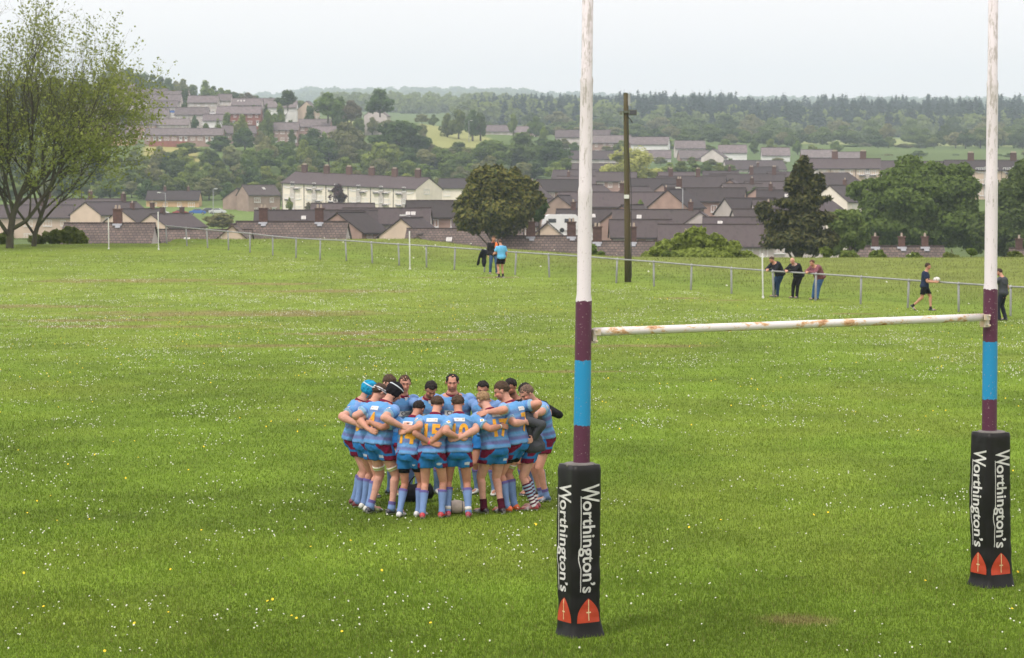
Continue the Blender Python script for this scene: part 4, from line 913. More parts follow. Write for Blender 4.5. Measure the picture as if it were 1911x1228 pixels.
def pole():
    Y = 107; p = at(1172, 518, Y); zg = gz(p.x, Y); top = at(1168, 175, Y); root = empty('utility_pole', (p.x, Y, zg)); tag(root, 'tall wooden utility pole with a box lamp, standing just behind the railing', 'utility pole')
    hx, hz = top.x - p.x, top.z - zg; b = MB()
    b.rings([((hx * t, 0, hz * t - .3 * (t == 0)), (r, 0, 0), (0, r, 0)) for t, r in ((0, .15), (.3, .135), (.6, .122), (.9, .11), (1, .105))], 12)
    b.rings([((hx, 0, hz), (.12, 0, 0), (0, .12, 0)), ((hx, 0, hz + .04), (.05, 0, 0), (0, .05, 0))], 12); b.build('pole', M['wood'], root, True)
    s = Y / FPX; z1 = at(1172, 210, Y).z - zg
    b = MB(); b.box((.06, -.1, z1 + .03), (.62, .12, .10)); b.box((hx + .30, -.16, z1 - .01), (.34, .26, .24)); b.box((hx - .22, -.15, z1 - .02), (.12, .14, .16)); b.build('floodlight', M['lampbox'], root)
    b = MB(); b.box((hx + .30, -.30, z1 - .01), (.28, .02, .18)); b.build('lamp_glass', M['glass'], root)
    b = MB(); b.cap((hx + .02, -.16, z1 - .1), (hx + .30, -.1, z1 - .45), .02, .02, 6, 2); b.cap((hx + .05, -.14, z1 - .4), (hx * .2 + .15, -.15, z1 - 3.5), .018, .018, 6, 2); b.cap((hx * .2 + .15, -.15, z1 - 3.5), (.14, -.17, .2), .018, .018, 6, 2); b.build('cable', M['gutter'], root)
    b = MB(); b.box((-.08, -.17, at(1170, 367, Y).z - zg), (.22, .05, .17)); b.build('notice_plate', M['pvc'], root)
    b = MB(); b.box((.02, -.13, z1 + .55), (.10, .06, .5)); b.build('bracket', M['galv'], root)
M['wood'] = mat('weathered mossy wood', (.105, .080, .045), .95, .25, 1.2, c2=(.075, .072, .036), bump=.5, bscale=14, stretch=(3, 3, .3)); M['lampbox'] = mat('green grey box', (.12, .13, .10), .6, .15, 4)
pole()
def lamp_post(px, yt, yb, Y, arm, label):
    p = at(px, yb, Y); zt = at(px, yt, Y).z; root = empty('street_lamp', p); tag(root, label, 'street lamp', 'street lamps in the valley'); h = zt - p.z
    b = MB(); b.cap((0, 0, -3), (0, 0, h), .13, .07, 8, 2); b.cap((0, 0, h), (arm, 0, h + .25), .05, .05, 6, 2); b.build('pole', M['galv'], root, True)
    b = MB(); b.box((arm * 1.3, 0, h + .24), (.85, .35, .2)); b.build('lamp_head', M['pvc'], root)
lamp_post(309, 361, 396, 590, -1.2, 'thin street lamp in front of the pair of yellow rendered semis')
lamp_post(398, 354, 396, 590, .5, 'thin street lamp above the pale parked car')
lamp_post(1274, 353, 390, 400, -.6, 'thin street lamp in the estate right of the utility pole')
lamp_post(875, 226, 262, 990, .8, 'far street lamp among the tall trees by the field path')
lamp_post(766, 405, 430, 330, -.8, 'street lamp above the small extension roof behind the white touchline post')

# --- cars
def car(px, py, Y, rot, paint, label, group='cars parked below the yellow semis'):
    p = at(px, py, Y); root = empty('parked_car', p, R(rot)); tag(root, label, 'car', group)
    prof = [(-2.05, .35), (-2.08, .75), (-1.95, .92), (-1.35, 1.0), (-.75, 1.42), (.55, 1.46), (1.15, 1.0), (1.85, .86), (2.08, .62), (2.08, .32)]
    b = MB(); n = len(prof); V = [(x, s * (.84 if z < 1.1 else .66), z) for s in (-1, 1) for x, z in prof]
    b.add(V, [list(range(n - 1, -1, -1)), list(range(n, 2 * n))] + [[i, (i + 1) % n, (i + 1) % n + n, i + n] for i in range(n)])
    body = b.build('body', M[paint], root)
    g = MB()
    for s in (-1, 1): g.add([(-1.15, s * .80, 1.02), (-.68, s * .69, 1.37), (.50, s * .69, 1.40), (.98, s * .80, 1.02)], [[0, 1, 2, 3]])
    g.add([(1.13, -.66, 1.04), (1.13, .66, 1.04), (.62, .58, 1.42), (.62, -.58, 1.42)], [[0, 1, 2, 3]]); g.add([(-1.36, -.66, 1.04), (-1.36, .66, 1.04), (-.83, .58, 1.40), (-.83, -.58, 1.40)], [[0, 1, 2, 3]])
    for i in range(0, len(g.v)): g.v[i] = g.v[i] * np.array([1.012, 1.03, 1.004]) + np.array([0, 0, .004])
    g.build('window_glass', M['glass'], root)
    for x in (-1.3, 1.32):
        for s in (-1, 1):
            t = MB(); t.rings([((x, s * .70, .32), (.32, 0, 0), (0, 0, .32)), ((x, s * .87, .32), (.32, 0, 0), (0, 0, .32))], 14); w_ = t.build('wheel', M['tyre'], root)
            t = MB(); t.rings([((x, s * .865, .32), (.19, 0, 0), (0, 0, .19)), ((x, s * .885, .32), (.17, 0, 0), (0, 0, .17))], 10); t.build('rim', M['galv'], w_)
    return root
M['tyre'] = mat('tyre rubber', (.02, .02, .02), .9, .1, 3)
for k, c in (('car_red', (.30, .035, .03)), ('car_blue', (.04, .13, .42)), ('car_silver', (.55, .56, .58)), ('car_dark', (.05, .05, .06)), ('car_white', (.72, .72, .72))): M[k] = mat(k.replace('_', ' ') + ' paint', c, .25, .03, 1, spec=.6)
car(337, 402, 600, 8, 'car_red', 'red car parked left of the blue car'); car(369, 400.5, 600, 4, 'car_blue', 'blue car parked between the red and the dark car')
car(389, 398.5, 612, 20, 'car_dark', 'dark car half hidden behind the pale car'); car(406, 399.5, 598, -6, 'car_silver', 'pale silver car, rightmost in the parked row'); car(301, 402, 605, 10, 'car_white', 'white car before the yellow semi')
car(322, 212, 965, 10, 'car_blue', 'blue car far up between the hillside semis', 'cars on the hillside'); car(397, 215, 960, 6, 'car_white', 'white car far up right of the pale semi with sheds', 'cars on the hillside')
car(1386, 421, 305, 10, 'car_white', 'white car roof glimpsed in the estate right of the hawthorn', 'cars in the estate') if False else None
def van():
    p = at(1047, 434, 345); root = empty('parked_caravan', p, R(6)); tag(root, 'white caravan standing behind the near roofs left of the goal post', 'caravan'); b = MB()
    prof = [(-2.6, .4), (-2.7, 1.2), (-2.4, 2.3), (-1.8, 2.6), (1.9, 2.6), (2.5, 2.2), (2.8, 1.2), (2.6, .4)]; n = len(prof)
    b.add([(x, s * 1.1, z) for s in (-1, 1) for x, z in prof], [list(range(n - 1, -1, -1)), list(range(n, 2 * n))] + [[i, (i + 1) % n, (i + 1) % n + n, i + n] for i in range(n)]); b.build('body', M['car_white'], root)
    for x in (-1.4, .9): g = MB(); g.box((x, -1.11, 1.7), (1.1, .04, .55)); g.build('window', M['glass'], root)
    g = MB(); g.rings([((0, -1.12, .35), (.34, 0, 0), (0, 0, .34)), ((0, -.9, .35), (.34, 0, 0), (0, 0, .34))], 12); g.build('wheel', M['tyre'], root)
van()

# --- goal
def band_mat(name, bands, base, dirt=.5):
    """painted steel: colour bands by height"""
    m = new_mat(name); o = N(m, 'ShaderNodeOutputMaterial'); p = N(m, 'ShaderNodeBsdfPrincipled'); p.inputs['Roughness'].default_value = .45
    tc = N(m, 'ShaderNodeTexCoord'); sx = N(m, 'ShaderNodeSeparateXYZ'); L(m, tc.outputs['Object'], sx.inputs[0])
    jag = N(m, 'ShaderNodeTexNoise'); jag.inputs['Scale'].default_value = 30; L(m, tc.outputs['Object'], jag.inputs['Vector'])
    ja = N(m, 'ShaderNodeMath', operation='MULTIPLY_ADD'); L(m, jag.outputs[0], ja.inputs[0]); ja.inputs[1].default_value = .045; L(m, sx.outputs[2], ja.inputs[2])
    cur = N(m, 'ShaderNodeRGB'); cur.outputs[0].default_value = (*bands[0][1], 1); cur = cur.outputs[0]
    for z, c in bands[1:]:
        gt = N(m, 'ShaderNodeMath', operation='GREATER_THAN'); L(m, ja.outputs[0], gt.inputs[0]); gt.inputs[1].default_value = z + .015
        x = N(m, 'ShaderNodeMix'); x.data_type = 'RGBA'; L(m, gt.outputs[0], x.inputs[0]); L(m, cur, x.inputs[6]); x.inputs[7].default_value = (*c, 1); cur = x.outputs[2]
    # dirt and moss on the white upper part
    mp = N(m, 'ShaderNodeMapping'); mp.inputs['Scale'].default_value = (26, 26, 5); L(m, tc.outputs['Object'], mp.inputs[0])
    n1 = N(m, 'ShaderNodeTexNoise'); n1.inputs['Scale'].default_value = 1; n1.inputs['Detail'].default_value = 8; n1.inputs['Roughness'].default_value = .75; L(m, mp.outputs[0], n1.inputs['Vector'])
    hi = N(m, 'ShaderNodeMapRange'); hi.inputs[1].default_value = 3.4; hi.inputs[2].default_value = 5.6; hi.inputs[3].default_value = .64; hi.inputs[4].default_value = .50; L(m, sx.outputs[2], hi.inputs[0])
    sb = N(m, 'ShaderNodeMath', operation='SUBTRACT'); L(m, n1.outputs[0], sb.inputs[0]); L(m, hi.outputs[0], sb.inputs[1])
    rg = N(m, 'ShaderNodeMapRange'); rg.inputs[1].default_value = 0; rg.inputs[2].default_value = .06; rg.inputs[4].default_value = dirt; L(m, sb.outputs[0], rg.inputs[0])
    x = N(m, 'ShaderNodeMix'); x.data_type = 'RGBA'; L(m, rg.outputs[0], x.inputs[0]); L(m, cur, x.inputs[6]); x.inputs[7].default_value = (.17, .15, .09, 1); cur = x.outputs[2]
    n2 = N(m, 'ShaderNodeTexNoise'); n2.inputs['Scale'].default_value = 45; n2.inputs['Detail'].default_value = 3; L(m, tc.outputs['Object'], n2.inputs['Vector'])
    rr = N(m, 'ShaderNodeMapRange'); rr.inputs[1].default_value = .66; rr.inputs[2].default_value = .70; rr.inputs[4].default_value = .6; L(m, n2.outputs[0], rr.inputs[0])
    x = N(m, 'ShaderNodeMix'); x.data_type = 'RGBA'; L(m, rr.outputs[0], x.inputs[0]); L(m, cur, x.inputs[6]); x.inputs[7].default_value = (.36, .30, .30, 1); cur = x.outputs[2]
    bp = N(m, 'ShaderNodeBump'); bp.inputs['Strength'].default_value = .25; bp.inputs['Distance'].default_value = .01; L(m, n1.outputs[0], bp.inputs['Height']); L(m, bp.outputs[0], p.inputs['Normal'])
    L(m, cur, p.inputs['Base Color']); L(m, p.outputs[0], o.inputs[0]); return m
PUR, SKY_, WHT = (.080, .013, .043), (.004, .235, .48), (.68, .63, .66)
M['post'] = band_mat('banded goal post paint', [(0, PUR), (2.12, SKY_), (2.77, PUR), (3.36, WHT)], None)
def bar_mat():
    m = new_mat('rusting white crossbar'); o = N(m, 'ShaderNodeOutputMaterial'); p = N(m, 'ShaderNodeBsdfPrincipled'); p.inputs['Roughness'].default_value = .5
    tc = N(m, 'ShaderNodeTexCoord'); mp = N(m, 'ShaderNodeMapping'); mp.inputs['Scale'].default_value = (3.2, 6, 6); L(m, tc.outputs['Object'], mp.inputs[0])
    n1 = N(m, 'ShaderNodeTexNoise'); n1.inputs['Scale'].default_value = 1.5; n1.inputs['Detail'].default_value = 7; n1.inputs['Roughness'].default_value = .7; L(m, mp.outputs[0], n1.inputs['Vector'])
    r = N(m, 'ShaderNodeValToRGB'); e = r.color_ramp.elements; e[0].position = .50; e[0].color = (.70, .66, .65, 1); e[1].position = .67; e[1].color = (.30, .13, .05, 1)
    k = e.new(.58); k.color = (.60, .38, .20, 1); k = e.new(.545); k.color = (.66, .60, .52, 1); k = e.new(.74); k.color = (.08, .045, .025, 1)
    L(m, n1.outputs[0], r.inputs[0]); L(m, r.outputs[0], p.inputs['Base Color']); L(m, p.outputs[0], o.inputs[0]); return m
M['bar'] = bar_mat()
PL = at(1081, 1190, 24.1); GL = Vector((PL.x, PL.y, 0)); GR = Vector((5.385, 27.15, 0))
def goal():
    root = empty('rugby_goal', (GL + GR) / 2); o0 = np.array(root.location); tag(root, 'tall white rugby goal with maroon and sky blue bands and a rusty crossbar', 'rugby goal')
    for P, lean, hs in ((GL, .0118, (4.45, 5.55)), (GR, -.002, (4.55, 5.65))):
        b = MB(); prof = [(-.3, .088), (1.6, .084), (3.32, .081), (3.37, .080), (3.42, .071), (hs[0] - .06, .070), (hs[0], .072), (hs[0] + .05, .064), (hs[1] - .04, .063), (hs[1], .066), (hs[1] + .04, .056), (8.6, .052), (8.62, .02)]
        b.rings([((lean * z, 0, z), (r, 0, 0), (0, r, 0)) for z, r in prof], 28)
        o = b.build('upright', M['post'], root, True); o.location = P - root.location
    d = (GR - GL); Lg = d.length; ang = math.atan2(d.y, d.x); u = d.normalized()
    b = MB(); b.rings([((t * (Lg - .30) / 2, 0, -.004 * (1 - t * t)), (0, .043, 0), (0, 0, .043)) for t in np.linspace(-1, 1, 9)], 20)
    o = b.build('crossbar', M['bar'], root, True); o.location = (0.02, 0, 3.04); o.rotation_euler = (0, 0, ang)
    for s in (-1, 1):
        b = MB(); b.box((s * .0, 0, -.02), (.045, .11, .12)); b.box((s * .02, 0, -.09), (.10, .08, .022)); b.box((-s * .02, -.062, .01), (.08, .02, .06))
        for zz in (-.08, .03): b.cap((0, -.07, zz), (0, -.09, zz), .012, .012, 6, 2)
        o = b.build('bracket', M['bracket'], root); o.location = Vector((0, 0, 3.03)) + u * (s * (Lg / 2 - .125)) + Vector((.02, 0, 0)); o.rotation_euler = (0, 0, ang)
M['bracket'] = mat('painted bracket', (.60, .56, .50), .5, .2, 14, c2=(.55, .42, .28))
goal()

# --- lettering laid onto a surface
def text_mesh(body, size, bold=.0, align='CENTER'):
    cu = bpy.data.curves.new('lettering', 'FONT'); cu.body = body; cu.size = size; cu.offset = bold; cu.align_x = align; cu.align_y = 'CENTER'; cu.resolution_u = 4
    ob = bpy.data.objects.new('tmp', cu); col.objects.link(ob); dg = bpy.context.evaluated_depsgraph_get(); me = bpy.data.meshes.new_from_object(ob.evaluated_get(dg)); bpy.data.objects.remove(ob); bpy.data.curves.remove(cu)
    return me
def refine(me, step):
    bm = bmesh.new(); bm.from_mesh(me)
    bmesh.ops.triangulate(bm, faces=bm.faces[:])
    for _ in range(4):
        es = [e for e in bm.edges if e.calc_length() > step]
        if not es: break
        bmesh.ops.subdivide_edges(bm, edges=es, cuts=1)
        bmesh.ops.triangulate(bm, faces=[f for f in bm.faces if len(f.verts) > 3])
    V = np.array([v.co[:] for v in bm.verts]); bm.verts.index_update(); F = [[v.index for v in f.verts] for f in bm.faces]; bm.free(); return V, F
def wrap(V2, F, org, ux, uy, nrm, tree, lift, reach=.6):
    """project flat points (x,y) placed at org + x*ux + y*uy along -nrm onto the surface"""
    org, ux, uy, nrm = Vector(org), Vector(ux), Vector(uy), Vector(nrm).normalized(); P = []; ok = []
    for v in V2:
        p = org + ux * v[0] + uy * v[1]; h = tree.ray_cast(p + nrm * reach, -nrm, reach * 2)
        if h[0] is None: P.append(p); ok.append(False)
        else: P.append(h[0] + nrm * lift); ok.append(True)
    return np.array([q[:] for q in P]), [f for f in F if all(ok[i] for i in f)]

M['vinyl'] = mat('black vinyl', (.007, .0065, .0065), .48, .3, 3, spec=.28, bump=.35, bscale=5); M['vinyl_white'] = mat('white print', (.60, .60, .58), .5, .12, 12); M['vinyl_red'] = mat('red print', (.44, .052, .020), .5, .12, 8)
M['vinyl_gold'] = mat('pale gold print', (.66, .52, .28), .5, .1, 8)
def pad(P, rot, side, htop, label, seed, faces):
    root = empty('post_pad', P); tag(root, label, 'post pad', 'padded black sleeves on the goal posts')
    n = 12; rg = []; g = np.random.default_rng(seed); zs = np.linspace(-.03, htop, 40); ct, st = math.cos(rot), math.sin(rot)
    # rounded square section
    per = []
    for q in range(4):
        a0 = q * 90
        for t in np.linspace(-45, 45, 13)[:-1]:
            t = t + a0; a = R(t); e = 7; r = (abs(math.cos(a)) ** e + abs(math.sin(a)) ** e) ** (-1 / e); per.append((r * math.cos(a), r * math.sin(a)))
    per = np.array(per) * side / 2; m = len(per); V = []
    for z in zs:
        q = per.copy(); f = z / htop
        wob = 1 + .012 * math.sin(f * 9 + seed) + (.05 * max(0, .1 - f) / .1) - (.05 * max(0, f - .97) / .03)
        q = q * wob; V.append(np.stack([q[:, 0], q[:, 1], np.full(m, z)], 1))
    V = np.concatenate(V); nz = n3(V * np.array([1, 1, .6]), 6.0, seed) * .009 - np.abs(n3(V * np.array([1, 1, 1.6]), 9.0, seed + 1)) * .008 + .028 * np.exp(-V[:, 2] / .07) + .006
    rad = V[:, :2] / np.linalg.norm(V[:, :2], axis=1)[:, None]; V[:, :2] += rad * nz[:, None]
    V[:, 0] += .012 * np.sin(V[:, 2] * 2 + seed)
    V = np.stack([V[:, 0] * ct - V[:, 1] * st, V[:, 0] * st + V[:, 1] * ct, V[:, 2]], 1)
    F = []; K = len(zs)
    for i in range(K - 1):
        for j in range(m): F.append([i * m + j, i * m + (j + 1) % m, (i + 1) * m + (j + 1) % m, (i + 1) * m + j])
    F.append([(K - 1) * m + j for j in range(m)]); me = np_mesh('sleeve', V, F, True); sl = link('sleeve', me, M['vinyl'], root)
    t = bvhtree.BVHTree.FromPolygons([Vector(v) for v in V], F)
    b = MB(); b.rings([((0, 0, htop - .02), (side * .46, 0, 0), (0, side * .46, 0)), ((0, 0, htop + .012), (side * .44, 0, 0), (0, side * .44, 0)), ((0, 0, htop + .02), (side * .3, 0, 0), (0, side * .3, 0))], 24); b.build('foam_top', M['foam'], root, True)
    for fa in faces:
        a = rot + fa; nrm = Vector((math.cos(a), math.sin(a), 0)); ux = Vector((0, 0, -1)); uy = nrm.cross(Vector((0, 0, 1))) * -1   # text runs down the sleeve, its top to the right
        uy = Vector((0, 0, 1)).cross(nrm)
        parts_ = []
        def put(me_, x, y, sx=1, sy=1):
            V2, F2 = refine(me_, .05); V2 = V2 * np.array([sx, sy, 1]) + np.array([x, y, 0]); parts_.append((V2, F2))
        def fit(body, x0, x1, size, bold, yb):
            tm = text_mesh(body, size, bold); xs = [v.co.x for v in tm.vertices]; sc = (x1 - x0) * htop / (max(xs) - min(xs)); ys = [v.co.y for v in tm.vertices]
            put(tm, (x0 + x1) / 2 * htop - (max(xs) + min(xs)) / 2 * sc, yb, sc, 1.0)
        fit('W', .108, .215, .300, .004, .008); fit('orthington\u2019s', .205, .742, .205, .0035, -.006)
        bar = MB(); yb = -.088
        for x0, x1, w0 in ((.175, .47, .009), (.60, .735, .009)): bar.add([(x0 * htop, yb - w0, 0), (x1 * htop, yb - w0, 0), (x1 * htop, yb, 0), (x0 * htop, yb, 0)], [[0, 1, 2, 3]])
        arc = []
        for q in np.linspace(0, 1, 12): xx = (.47 + .13 * q) * htop; yy = yb - .005 - .022 * math.sin(q * 3.14) ** 1; arc.append((xx, yy))
        for (xa, ya), (xb, ybb) in zip(arc, arc[1:]): bar.add([(xa, ya - .005, 0), (xb, ybb - .005, 0), (xb, ybb + .005, 0), (xa, ya + .005, 0)], [[0, 1, 2, 3]])
        Vb = np.concatenate(bar.v); mb = np_mesh('b', Vb, bar.f); put(mb, 0, 0)
        VV, FF, n0 = [], [], 0
        for V2, F2 in parts_: VV.append(V2); FF += [[i + n0 for i in f] for f in F2]; n0 += len(V2)
        # tops of letters to the right as seen: flip so that text reads top to bottom
        V2 = np.concatenate(VV); Pw, Fw = wrap(V2, FF, (0, 0, htop), ux, uy, nrm, t, .004)
        link('lettering', np_mesh('lettering', Pw, Fw), M['vinyl_white'], root)
        # red pointed arch with a pale dagger
        w2, z0, z1 = side * .39, .085 * htop, .205 * htop; pr = []
        H_ = z1 + .035 - z0
        for q in np.linspace(0, 1, 10): pr.append((w2 * (1 - q ** 2.6) , z0 + H_ * q))
        pts = [(-x, z) for x, z in pr] + [(x, z) for x, z in pr[::-1]]
        grid = MB()
        for (xa, za), (xb, zb) in zip(pr, pr[1:]): grid.add([(-xa, za, 0), (xa, za, 0), (xb, zb, 0), (-xb, zb, 0)], [[0, 1, 2, 3]])
        V2, F2 = refine(np_mesh('g', np.concatenate(grid.v), grid.f), .04); up = Vector((0, 0, 1)); rt = up.cross(nrm)
        Pw, Fw = wrap(V2, F2, (0, 0, 0), rt, up, nrm, t, .0035); link('emblem', np_mesh('emblem', Pw, Fw), M['vinyl_red'], root)
        g2 = MB(); zc = z0 + H_ * .42
        g2.add([(-.005, z0 + .02, 0), (.005, z0 + .02, 0), (.005, z0 + H_ * .95, 0), (-.005, z0 + H_ * .95, 0)], [[0, 1, 2, 3]]); g2.add([(-.026, zc - .006, .001), (.026, zc - .006, .001), (.026, zc + .007, .001), (-.026, zc + .007, .001)], [[0, 1, 2, 3]])
        V2, F2 = refine(np_mesh('g', np.concatenate(g2.v), g2.f), .04); Pw, Fw = wrap(V2, F2, (0, 0, 0), rt, up, nrm, t, .006); link('dagger', np_mesh('dagger', Pw, Fw), M['vinyl_gold'], root)
M['foam'] = mat('worn pad top', (.16, .15, .14), .9, .2, 12)
pad(GL + Vector((.0, 0, 0)), R(30), .34, 1.72, 'black post pad with white lettering and red arches on the nearer left goal post', 3, (R(-90), R(180)))
pad(GR + Vector((.02, 0, 0)), R(30), .345, 1.74, 'black post pad with white lettering and red arches on the farther right goal post', 8, (R(-90), R(180)))
# ================================================================ people
M['skin'] = mat('skin', (1, 1, 1), .65, .10, 14, attr='Col', spec=.22, bump=.25, bscale=45)
M['cloth'] = mat('woven cloth', (1, 1, 1), .85, .10, 7, attr='Col', spec=.15, bump=.6, bscale=13, coords='Object')
M['hair'] = mat('hair', (1, 1, 1), .7, .35, 60, attr='Col', spec=.25, bump=.5, bscale=90)
M['boot'] = mat('boot leather', (1, 1, 1), .4, .15, 12, attr='Col', spec=.5)
M['print_gold'] = mat('orange shirt number', (.74, .36, .035), .7, .12, 20); M['print_white'] = mat('white shirt print', (.66, .66, .68), .7, .10, 25)
M['print_tan'] = mat('faded orange print', (.60, .42, .30), .7, .1, 20)
M['print_grey'] = mat('dark print', (.10, .10, .14), .7, .1, 20)
LB, DB, MAR, PRP, LIL, SOCK = [np.array(c) for c in ((.108, .285, .54), (.022, .155, .41), (.135, .008, .032), (.15, .12, .32), (.36, .33, .60), (.165, .255, .47))]

def lerp(a, b, t): return a + (b - a) * t
def unit(v): return v / (np.linalg.norm(v) + 1e-9)
RINGS = [(-.115, .10, .095, .0), (-.07, .150, .110, -.004), (0, .170, .115, -.006), (.06, .168, .112, -.002), (.13, .166, .112, .002), (.20, .172, .116, .002), (.28, .190, .124, 0), (.35, .204, .130, 0), (.41, .208, .124, -.006), (.455, .186, .102, -.012), (.49, .118, .080, -.014), (.52, .068, .066, -.008), (.56, .058, .062, 0)]

class Person:
    def __init__(p, name_, foot, heading, top=1.75, b=1.0, lean=18, curl=14, hp=35, hy=0, st=.15, step=(0, 0), back=.03, knee=.985, skin=(.50, .265, .185), hair=(.045, .025, .015), hairstyle='short', label='', belly=0, side=0, twist=0, **kw):
        p.kw = kw; p.foot = np.array([foot[0], foot[1], gz(*foot)]); p.h = R(heading); p.b = b; p.lean = R(lean); p.curl = R(curl); p.hp = R(hp); p.hy = R(hy); p.skin = np.array(skin); p.hair = np.array(hair)
        p.fwd = np.array([math.cos(p.h), math.sin(p.h), 0]); p.rt = np.array([math.sin(p.h), -math.cos(p.h), 0]); p.Z = np.array([0, 0, 1.])
        p.st, p.step, p.back, p.knee, p.label, p.hs, p.belly, p.side = st, step, back, knee, label, hairstyle, belly, R(side)
        p.s = 1.0; p.solve(); p.s = top / ((p.hc + p.hU * .125 * p.s)[2] - p.foot[2]); p.solve()
    def solve(p):
        s = p.s; p.pel = p.foot - p.fwd * p.back * s + p.Z * (.935 * p.knee * s)
        # spine
        ts = np.linspace(-.12, .58, 71); P = np.zeros((71, 3)); U = np.zeros((71, 3)); F = np.zeros((71, 3))
        def ang(t): return p.lean * (.45 + .55 * min(1, max(0, t / .2))) + p.curl * min(1, max(0, (t - .22) / .3))
        for i, t in enumerate(ts):
            a = ang(t); u = p.fwd * math.sin(a) + p.Z * math.cos(a); u = unit(u + p.rt * math.sin(p.side) * min(1, max(0, t / .3))); U[i] = u; F[i] = unit(p.fwd - u * (p.fwd @ u))
        i0 = 12; P[i0] = p.pel
        for i in range(i0 + 1, 71): P[i] = P[i - 1] + U[i] * .01 * s
        for i in range(i0 - 1, -1, -1): P[i] = P[i + 1] - U[i] * .01 * s
        p.sp = (ts, P, U, F)
        nb, u, f = p.at(.52); a0 = ang(.5); na = a0 * .45 + p.hp * .55
        hfw = p.fwd * math.cos(p.hy) + p.rt * math.sin(p.hy)      # yaw: + turns to the person's right
        nd = p.fwd * math.sin(na) + p.Z * math.cos(na); p.nd = nd
        p.hF = unit(hfw * math.cos(p.hp) - p.Z * math.sin(p.hp)); p.hU = unit(hfw * math.sin(p.hp) + p.Z * math.cos(p.hp)); p.hR = np.cross(p.hF, p.hU)
        p.nb = nb; p.hc = nb + nd * .085 * s + p.hU * .088 * s + p.hF * .018 * s
    def at(p, t):
        ts, P, U, F = p.sp; return tuple(np.array([np.interp(t, ts, A[:, k]) for k in range(3)]) for A in (P, U, F))
    def ring(p, t):
        r = np.array(RINGS); rx, ry, oy = [np.interp(t, r[:, 0], r[:, k]) for k in (1, 2, 3)]
        if p.belly: oy += p.belly * .5 * math.exp(-((t - .12) / .1) ** 2); ry += p.belly * .5 * math.exp(-((t - .12) / .1) ** 2); rx += p.belly * .3 * math.exp(-((t - .12) / .12) ** 2)
        return rx * p.b * p.s, ry * p.b * p.s, oy * p.s
    def shoulder(p, sd):
        c, u, f = p.at(.425); return c + p.rt * sd * .192 * p.s * (.5 + .5 * p.b) - f * .012 * p.s
    def backpt(p, t, lat, out=.03):
        """point on the person's back surface"""
        c, u, f = p.at(t); rx, ry, oy = p.ring(t); lat = max(-.98, min(.98, lat)); return c + p.rt * lat * rx + f * (oy - ry * math.sqrt(max(0, 1 - lat * lat * .9))) - f * out * p.s, unit(-f * math.sqrt(max(.05, 1 - lat * lat)) + p.rt * lat)

def ik(S, T, l1, l2, pole):
    d = T - S; D = np.linalg.norm(d); D2 = min(D, (l1 + l2) * .995); T2 = S + unit(d) * D2; a = (l1 * l1 - l2 * l2 + D2 * D2) / (2 * D2); h = math.sqrt(max(0, l1 * l1 - a * a))
    dn = unit(d); pl = unit(pole - dn * (pole @ dn)); return S + dn * a + pl * h, T2

def voxel(b, vs, smooth=3, fac=.5):
    me = np_mesh('tmp', np.concatenate(b.v), b.f); o = bpy.data.objects.new('tmp', me); col.objects.link(o)
    r = o.modifiers.new('r', 'REMESH'); r.mode = 'VOXEL'; r.voxel_size = vs
    if smooth: s_ = o.modifiers.new('s', 'SMOOTH'); s_.factor = fac; s_.iterations = smooth
    dg = bpy.context.evaluated_depsgraph_get(); m2 = bpy.data.meshes.new_from_object(o.evaluated_get(dg)); bpy.data.objects.remove(o); bpy.data.meshes.remove(me)
    V = np.empty(len(m2.vertices) * 3, dtype=np.float32); m2.vertices.foreach_get('co', V); V = V.reshape(-1, 3).astype(float)
    nr_ = np.empty(len(m2.vertices) * 3, dtype=np.float32); m2.vertices.foreach_get('normal', nr_)
    return m2, V, nr_.reshape(-1, 3).astype(float)
def setcols(me, C, V=None):
    if V is not None: me.vertices.foreach_set('co', V.astype(np.float32).ravel())
    a = me.color_attributes.new('Col', 'FLOAT_COLOR', 'POINT'); c4 = np.ones((len(C), 4), dtype=np.float32); c4[:, :3] = np.clip(C, 0, 1); a.data.foreach_set('color', c4.ravel())
    me.polygons.foreach_set('use_smooth', np.ones(len(me.polygons), dtype=bool)); me.update()
def mix(C, k, c): k = np.clip(k, 0, 1)[:, None]; return C * (1 - k) + np.array(c)[None] * k
def seg(V, a, b):
    d = b - a; t = np.clip((V - a) @ d / (d @ d), 0, 1); return np.linalg.norm(V - (a + t[:, None] * d), axis=1), t

def hand(b, p, wrist, d, n, sd, curl=.35, fist=False):
    """palm and five fingers; d = finger direction, n = palm normal (towards what it touches)"""
    s = p.s * 1.02; d = unit(d); n = unit(n - d * (n @ d)); w = np.cross(d, n) * sd   # w points to the thumb side
    b.rings([(wrist, n * .020 * s, w * .026 * s), (wrist + d * .03 * s, n * .017 * s, w * .036 * s), (wrist + d * .075 * s, n * .014 * s, w * .043 * s), (wrist + d * .095 * s, n * .010 * s, w * .040 * s)], 12)
    for i, (o, l) in enumerate(((.031, .072), (.011, .080), (-.010, .075), (-.030, .060))):
        a = wrist + d * .088 * s + w * o * s; cu = curl * (1 + .12 * i); dd = unit(d + w * o * 2.2); pt = a
        for k, f in enumerate((.45, .30, .25)):
            dd2 = unit(dd * math.cos(cu * (k + .4)) + n * math.sin(cu * (k + .4))); q = pt + dd2 * l * f * s * (1.05 if not fist else .9); b.cap(pt, q, .0098 * s * (1 - .1 * k), .0092 * s * (1 - .12 * k), 8, 2); pt = q
    a = wrist + d * .022 * s + w * .028 * s; q = a + unit(d * .7 + w * .75 + n * .25) * .040 * s; r2 = q + unit(d * .9 + w * .25 + n * .4) * .034 * s
    b.cap(a, q, .014 * s, .0115 * s, 8, 2); b.cap(q, r2, .0112 * s, .0095 * s, 8, 2)

